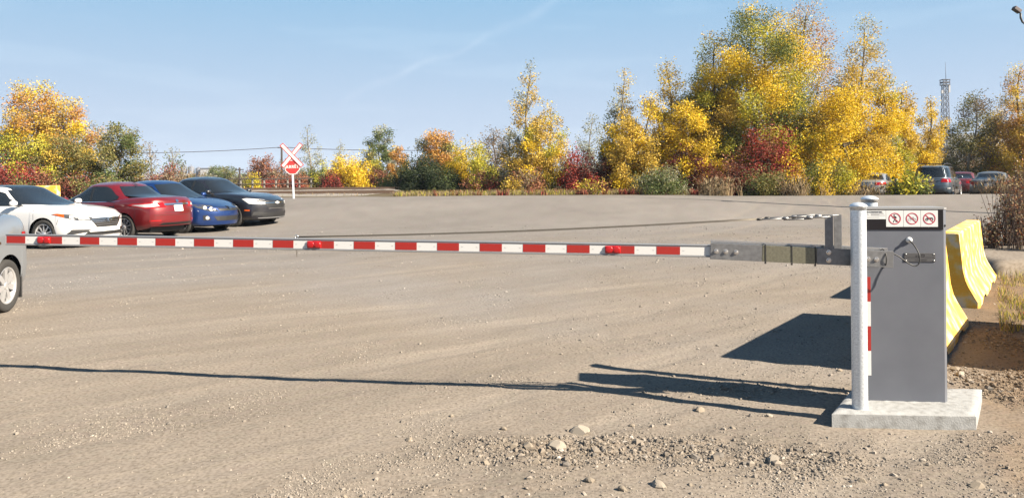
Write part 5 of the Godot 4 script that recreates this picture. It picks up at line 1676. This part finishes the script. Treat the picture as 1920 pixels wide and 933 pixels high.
func build_cars() -> void:
	var row := "cars parked side by side on the gravel"
	# white saloon with a dark roof and a hexagonal barred grille
	var s := sedan(4.85, 1.865, 1.475, 2.805)
	s.wr = 0.335; s.arch = 0.385; s.spokes = 10; s.spoke_wide = 0.016; s.nose_y = 0.60
	s.top = [[-2.425, 0.95], [-2.3, 1.04], [-2.0, 1.08], [-1.4, 1.06], [-0.8, 1.0], [0.0, 0.97], [0.9, 1.0], [1.2, 0.985], [1.7, 0.93], [2.1, 0.86], [2.33, 0.79], [2.425, 0.755]]
	s.belt = [[-2.425, 0.87], [-2.0, 0.98], [-1.3, 0.98], [0.0, 0.93], [1.0, 0.92], [1.7, 0.86], [2.1, 0.79], [2.425, 0.66]]
	s.cabin.xfb = 1.45; s.cabin.xft = 0.18; s.cabin.yb = 0.88
	var f := panes(s, 1.005) + rear_trim(s) + [
		["glass_roof", "car_glass", "top", [0.22, -0.50, 0.22, 0.50, -0.95, 0.48, -0.95, -0.48], 0.004, "cabin"],
		["headlamp", "lamp_housing", "front_corner", [-0.47, 0.635, -0.10, 0.645, 0.16, 0.715, 0.42, 0.80, 0.30, 0.815, 0.0, 0.785, -0.38, 0.72], 0.008],
		["lamp_insert", "headlamp", "front_corner", [-0.05, 0.672, 0.07, 0.70, 0.06, 0.775, -0.04, 0.765], 0.011],
		["lamp_insert", "headlamp", "front_corner", [-0.36, 0.66, -0.12, 0.665, -0.12, 0.74, -0.32, 0.715], 0.011],
		["turn_signal", "amber", "front_corner", [0.17, 0.722, 0.42, 0.80, 0.30, 0.812, 0.17, 0.795], 0.012],
		["grille", "trim_black", "front", [-0.40, 0.695, -0.47, 0.66, -0.32, 0.475, 0.32, 0.475, 0.47, 0.66, 0.40, 0.695], 0.008],
		["grille_frame", "chrome", "front", [-0.40, 0.695, 0.40, 0.695, 0.44, 0.68, -0.44, 0.68], 0.018],
		["emblem", "chrome", "front", ellipse(Vector2(0, 0.635), 0.085, 0.042), 0.03, "body", 0.2],
		["emblem_field", "trim_black", "front", ellipse(Vector2(0, 0.635), 0.068, 0.030), 0.033, "body", 0.2],
		["emblem_letter", "chrome", "front", [-0.040, 0.610, -0.022, 0.610, -0.012, 0.632, 0.018, 0.640, 0.010, 0.612, 0.028, 0.612, 0.044, 0.660, 0.026, 0.660, 0.020, 0.646, -0.010, 0.638, -0.004, 0.660, -0.024, 0.660], 0.036, "body", 0.2],
		["lower_grille", "trim_black", "front", [-0.60, 0.30, 0.60, 0.30, 0.52, 0.37, -0.52, 0.37], 0.008],
		["lower_bar", "chrome", "front", [-0.60, 0.288, 0.60, 0.288, 0.60, 0.300, -0.60, 0.300], 0.014],
		["fog_lamp_bay", "trim_black", "front_corner", [-0.36, 0.375, 0.16, 0.31, 0.02, 0.43, -0.30, 0.445], 0.007],
		["fog_lamp_bar", "chrome", "front_corner", [-0.38, 0.415, 0.05, 0.425, 0.0, 0.445, -0.38, 0.440], 0.014],
	]
	for k in 4:
		var y := 0.515 + 0.042 * k
		var w := 0.345 + 0.034 * k
		f.append(["grille_bar", "chrome", "front", [-w, y, w, y, w + 0.006, y + 0.012, -w - 0.006, y + 0.012], 0.016])
	var turn := -0.24
	make_car("saloon_car", "white saloon car with barred hexagonal grille, parked nose out", "car", row, s, "white_paint", place(Vector2(-10.62, 17.5), turn, s, s.xf, 1.0, 0.98), turn, f, 0.98)

	# red saloon seen from behind
	s = sedan(4.63, 1.76, 1.495, 2.70)
	s.spokes = 10; s.spoke_wide = 0.018
	s.top = [[-2.315, 1.0], [-2.22, 1.075], [-1.95, 1.10], [-1.4, 1.09], [-0.8, 1.0], [0.0, 0.95], [0.9, 0.97], [1.15, 0.955], [1.6, 0.885], [2.0, 0.80], [2.2, 0.73], [2.315, 0.69]]
	s.belt = [[-2.315, 0.90], [-1.9, 1.0], [-1.3, 0.99], [0.0, 0.92], [1.0, 0.885], [1.6, 0.82], [2.0, 0.74], [2.315, 0.60]]
	f = panes(s, 1.0) + front_trim(s) + [
		["tail_lamp", "tail_red", "rear_corner", [-0.40, 0.83, 0.12, 0.80, 0.52, 0.885, 0.40, 0.935, -0.32, 0.955], 0.008],
		["lamp_insert", "headlamp", "rear_corner", [-0.24, 0.865, 0.10, 0.835, 0.42, 0.89, 0.10, 0.915, -0.16, 0.93], 0.012],
		["chrome_strip", "chrome", "rear", [-0.44, 0.885, 0.44, 0.885, 0.42, 0.925, -0.42, 0.925], 0.016],
		["plate_recess", "seam", "rear", [-0.46, 0.69, 0.46, 0.69, 0.46, 0.697, -0.46, 0.697], 0.003],
		["licence_plate", "plate", "rear", [-0.155, 0.715, 0.155, 0.715, 0.155, 0.87, -0.155, 0.87], 0.014],
		["plate_print", "print_grey", "rear", [-0.12, 0.755, -0.03, 0.755, -0.03, 0.815, -0.12, 0.815], 0.016],
		["plate_print", "print_grey", "rear", [0.03, 0.755, 0.11, 0.755, 0.11, 0.815, 0.03, 0.815], 0.016],
		["emblem", "chrome", "rear", ellipse(Vector2(0, 0.985), 0.05, 0.04), 0.012, "body", 0.2],
		["reflector", "tail_red", "rear_corner", [-0.28, 0.475, 0.02, 0.475, 0.0, 0.50, -0.28, 0.50], 0.008],
		["bumper_skirt", "trim_black", "rear", [-0.66, 0.30, 0.66, 0.30, 0.62, 0.355, 0.50, 0.43, -0.50, 0.43, -0.62, 0.355], 0.008],
		["bumper_seam", "seam", "rear", [-0.70, 0.625, 0.70, 0.625, 0.70, 0.633, -0.70, 0.633], 0.003],
		["window_trim", "chrome", "side", [0.80, 0.955, 0.80, 0.967, -1.0, 0.987, -1.34, 1.06, -1.34, 1.045, -1.0, 0.972], 0.010, "cabin"],
		["roof_antenna", "trim_black", "top", [-0.95, -0.03, -0.80, -0.015, -0.80, 0.015, -0.95, 0.03], 0.05, "cabin"],
	]
	turn = PI - 0.32
	make_car("saloon_car", "red saloon car parked with its boot and chrome strip outwards", "car", row, s, "red_paint", place(Vector2(-10.0, 19.9), turn, s, s.xr, -1.0, 1.0), turn, f)

	# blue saloon
	s = sedan(4.54, 1.76, 1.465, 2.60)
	s.spokes = 9; s.spoke_wide = 0.022; s.nose_round = 0.42; s.wr = 0.32
	f = panes(s) + rear_trim(s) + [
		["headlamp", "lamp_housing", "front_corner", [-0.40, 0.595, -0.16, 0.60, 0.14, 0.69, 0.36, 0.80, 0.16, 0.795, -0.22, 0.755], 0.008],
		["lamp_insert", "headlamp", "front_corner", disc(Vector2(-0.20, 0.665), 0.055, 14), 0.012, "body", 0.2],
		["lamp_insert", "headlamp", "front_corner", disc(Vector2(-0.04, 0.70), 0.05, 14), 0.012, "body", 0.2],
		["grille", "trim_black", "front", [-0.33, 0.60, 0.33, 0.60, 0.44, 0.71, -0.44, 0.71], 0.008],
		["emblem", "chrome", "front", ellipse(Vector2(0, 0.695), 0.075, 0.050), 0.022, "body", 0.2],
		["emblem_field", "trim_black", "front", ellipse(Vector2(0, 0.695), 0.060, 0.037), 0.025, "body", 0.2],
		["emblem_oval", "chrome", "front", ellipse(Vector2(0, 0.697), 0.024, 0.046), 0.028, "body", 0.2],
		["lower_grille", "trim_black", "front", [-0.42, 0.33, 0.42, 0.33, 0.50, 0.46, -0.50, 0.46], 0.008],
		["fog_lamp_bay", "trim_black", "front_corner", [-0.20, 0.36, 0.0, 0.35, 0.02, 0.48, -0.10, 0.50], 0.008],
		["fog_lamp", "headlamp", "front_corner", disc(Vector2(-0.10, 0.42), 0.05, 16), 0.012, "body", 0.2],
	]
	turn = -0.33
	make_car("saloon_car", "blue saloon car with oval badge, parked nose out beside the red car", "car", row, s, "blue_paint", place(Vector2(-9.46, 22.1), turn, s, s.xf, 1.0, 1.04), turn, f, 1.04)

	# black saloon
	s = sedan(4.60, 1.79, 1.477, 2.685)
	s.spokes = 5; s.wr = 0.33; s.arch = 0.38; s.nose_y = 0.60; s.nose_round = 0.30
	s.top = [[-2.30, 0.98], [-2.2, 1.06], [-1.9, 1.09], [-1.4, 1.07], [-0.8, 1.0], [0.0, 0.96], [0.9, 1.0], [1.2, 0.99], [1.6, 0.95], [2.0, 0.88], [2.2, 0.81], [2.30, 0.76]]
	s.belt = [[-2.30, 0.88], [-1.9, 0.99], [-1.3, 0.98], [0.0, 0.93], [1.0, 0.92], [1.6, 0.88], [2.0, 0.80], [2.30, 0.67]]
	f = panes(s, 1.005) + rear_trim(s) + [
		["headlamp", "headlamp", "front_corner", [-0.36, 0.655, 0.12, 0.675, 0.30, 0.82, 0.18, 0.84, -0.34, 0.79], 0.008],
		["upper_grille", "trim_black", "front", [-0.47, 0.715, 0.47, 0.715, 0.50, 0.765, -0.50, 0.765], 0.008],
		["grille", "trim_black", "front", [-0.36, 0.53, 0.36, 0.53, 0.47, 0.68, -0.47, 0.68], 0.008],
		["grille_bar", "chrome", "front", [-0.49, 0.686, 0.49, 0.686, 0.49, 0.706, -0.49, 0.706], 0.018],
		["grille_frame", "chrome", "front", [-0.36, 0.52, 0.36, 0.52, 0.38, 0.534, -0.38, 0.534], 0.018],
		["emblem", "headlamp", "front", [-0.105, 0.680, -0.045, 0.680, -0.040, 0.660, 0.050, 0.660, 0.050, 0.680, 0.105, 0.680, 0.095, 0.715, 0.045, 0.715, 0.040, 0.735, -0.050, 0.735, -0.050, 0.715, -0.095, 0.715], 0.030, "body", 0.3],
		["lower_grille", "trim_black", "front", [-0.56, 0.28, 0.56, 0.28, 0.50, 0.41, -0.50, 0.41], 0.008],
		["fog_lamp_bay", "trim_black", "front_corner", [-0.32, 0.34, 0.05, 0.33, 0.0, 0.44, -0.30, 0.43], 0.008],
		["side_marker", "amber", "front_corner", [0.10, 0.465, 0.24, 0.47, 0.24, 0.51, 0.10, 0.505], 0.010],
		["air_dam", "aluminium", "front", [-0.64, 0.245, 0.64, 0.245, 0.66, 0.268, -0.66, 0.268], 0.016],
	]
	turn = -0.33
	make_car("saloon_car", "black saloon car with bow tie badge, parked nose out farthest along the row", "car", row, s, "black_paint", place(Vector2(-8.76, 24.2), turn, s, s.xf, 1.0, 1.07), turn, f, 1.07)

	# silver saloon at the left edge, its tail showing behind the arm's end
	s = sedan(4.5, 1.74, 1.46, 2.60)
	s.spokes = 7; s.spoke_wide = 0.034; s.wr = 0.315; s.tail_round = 0.38
	s.top[0][1] = 1.0; s.top[1][1] = 1.12; s.top[2][1] = 1.17; s.top[3][1] = 1.12
	s.belt[0][1] = 0.92; s.belt[1][1] = 1.05; s.belt[2][1] = 1.03
	f = panes(s) + front_trim(s) + rear_trim(s)
	turn = -1.42
	var o := make_car("saloon_car", "silver saloon car parked near the tip of the barrier arm", "car", "", s, "silver_paint", place(Vector2(-6.14, 9.35), turn, s, s.xr, -1.0, 1.0), turn, f)
	for q in [-1.0, 1.0]:
		var st := begin(); add_box(st, Vector3(s.xr - 0.37, 0.27, q * (s.W / 2 - 0.13)), Vector3(0.02, 0.30, 0.20), 0.006); put("mud_flap", done(st), mats["rubber"], o)

	# the lot beyond the road
	var lot := "cars in the lot beyond the road"
	turn = 0.927
	s = sedan(4.6, 1.78, 1.46, 2.7)
	f = panes(s) + rear_trim(s) + front_trim(s)
	for e in [["silver_paint", 20.2, 42.9, "silver grey saloon car behind the dry grass and vine"], ["black_paint", 25.3, 49.0, "dark car half hidden behind the minivan and vine"], ["crimson_paint", 27.2, 46.6, "dark red car half hidden behind the minivan"], ["grey_paint", 25.2, 40.5, "grey saloon car behind dry weeds, next to the minivan"], ["black_paint", 29.2, 40.9, "dark saloon car beside the pale grey one, behind tall weeds"]]:
		make_car("saloon_car", e[3], "car", lot, s, e[0], Vector3(e[1], rise(e[1], e[2]), -e[2]), turn, f)
	var v := sedan(5.08, 1.97, 1.76, 3.03)
	v.spokes = 5; v.tail_round = 0.16
	v.top = [[-2.54, 1.06], [-2.4, 1.08], [-1.3, 1.08], [0.0, 1.05], [1.0, 1.07], [1.5, 1.05], [2.0, 0.95], [2.3, 0.86], [2.54, 0.78]]
	v.belt = [[-2.54, 0.99], [-1.3, 1.02], [0.0, 1.0], [1.0, 0.98], [1.5, 0.95], [2.0, 0.86], [2.54, 0.68]]
	v.cabin = {"xfb": 1.85, "xft": 0.85, "xrb": -2.50, "xrt": -2.05, "wb": 0.93, "wt": 0.74, "yb": 0.95}
	f = front_trim(v) + [
		["windscreen", "car_glass", "front", [-0.80, 1.10, 0.80, 1.10, 0.62, 1.66, -0.62, 1.66], 0.004, "cabin"],
		["rear_window", "car_glass", "rear", [-0.80, 1.11, 0.80, 1.11, 0.69, 1.62, -0.69, 1.62], 0.004, "cabin"],
		["side_window", "car_glass", "side", [1.30, 1.10, 0.80, 1.60, 0.25, 1.62, 0.22, 1.10], 0.004, "cabin"],
		["side_window", "car_glass", "side", [0.14, 1.10, 0.17, 1.62, -0.95, 1.62, -0.98, 1.10], 0.004, "cabin"],
		["side_window", "car_glass", "side", [-1.06, 1.10, -1.03, 1.62, -1.85, 1.60, -2.05, 1.12], 0.004, "cabin"],
		["tail_lamp", "tail_red", "rear_corner", [-0.36, 0.86, 0.26, 0.86, 0.26, 1.07, -0.30, 1.05], 0.010],
		["licence_plate", "plate", "rear", [-0.155, 0.735, 0.155, 0.735, 0.155, 0.865, -0.155, 0.865], 0.012],
		["plate_print", "print_grey", "rear", [-0.11, 0.78, 0.11, 0.78, 0.11, 0.82, -0.11, 0.82], 0.015],
		["emblem", "chrome", "rear", ellipse(Vector2(0, 0.985), 0.075, 0.05), 0.012, "body", 0.2],
		["tailgate_seam", "seam", "rear", [-0.75, 0.66, 0.75, 0.66, 0.75, 0.668, -0.75, 0.668], 0.003],
		["plate_garnish", "trim_black", "rear", [-0.42, 0.895, 0.42, 0.895, 0.42, 0.915, -0.42, 0.915], 0.010],
		["corner_reflector", "headlamp", "rear_corner", [-0.12, 0.52, 0.14, 0.53, 0.10, 0.575, -0.12, 0.565], 0.010],
	]
	var mv := make_car("minivan", "slate blue minivan with roof rails, seen from behind", "minivan", lot, v, "slate_paint", Vector3(23.1, rise(23.1, 42.0) + 0.06, -42.0), turn, f)
	for q in [-1.0, 1.0]:
		var st := begin(0); add_tube(st, spline([Vector3(0.45, 1.72, q * 0.62), Vector3(0.35, 1.80, q * 0.62), Vector3(-0.7, 1.83, q * 0.62), Vector3(-1.85, 1.80, q * 0.62), Vector3(-1.95, 1.71, q * 0.62)], 4), [0.022], 6); put("roof_rail", done(st), mats["trim_black"], mv)
	for x in [-1.6, 0.1]:
		var st := begin(); add_box(st, Vector3(x, 1.815, 0), Vector3(0.06, 0.03, 1.24), 0.005); put("cross_bar", done(st), mats["trim_black"], mv)
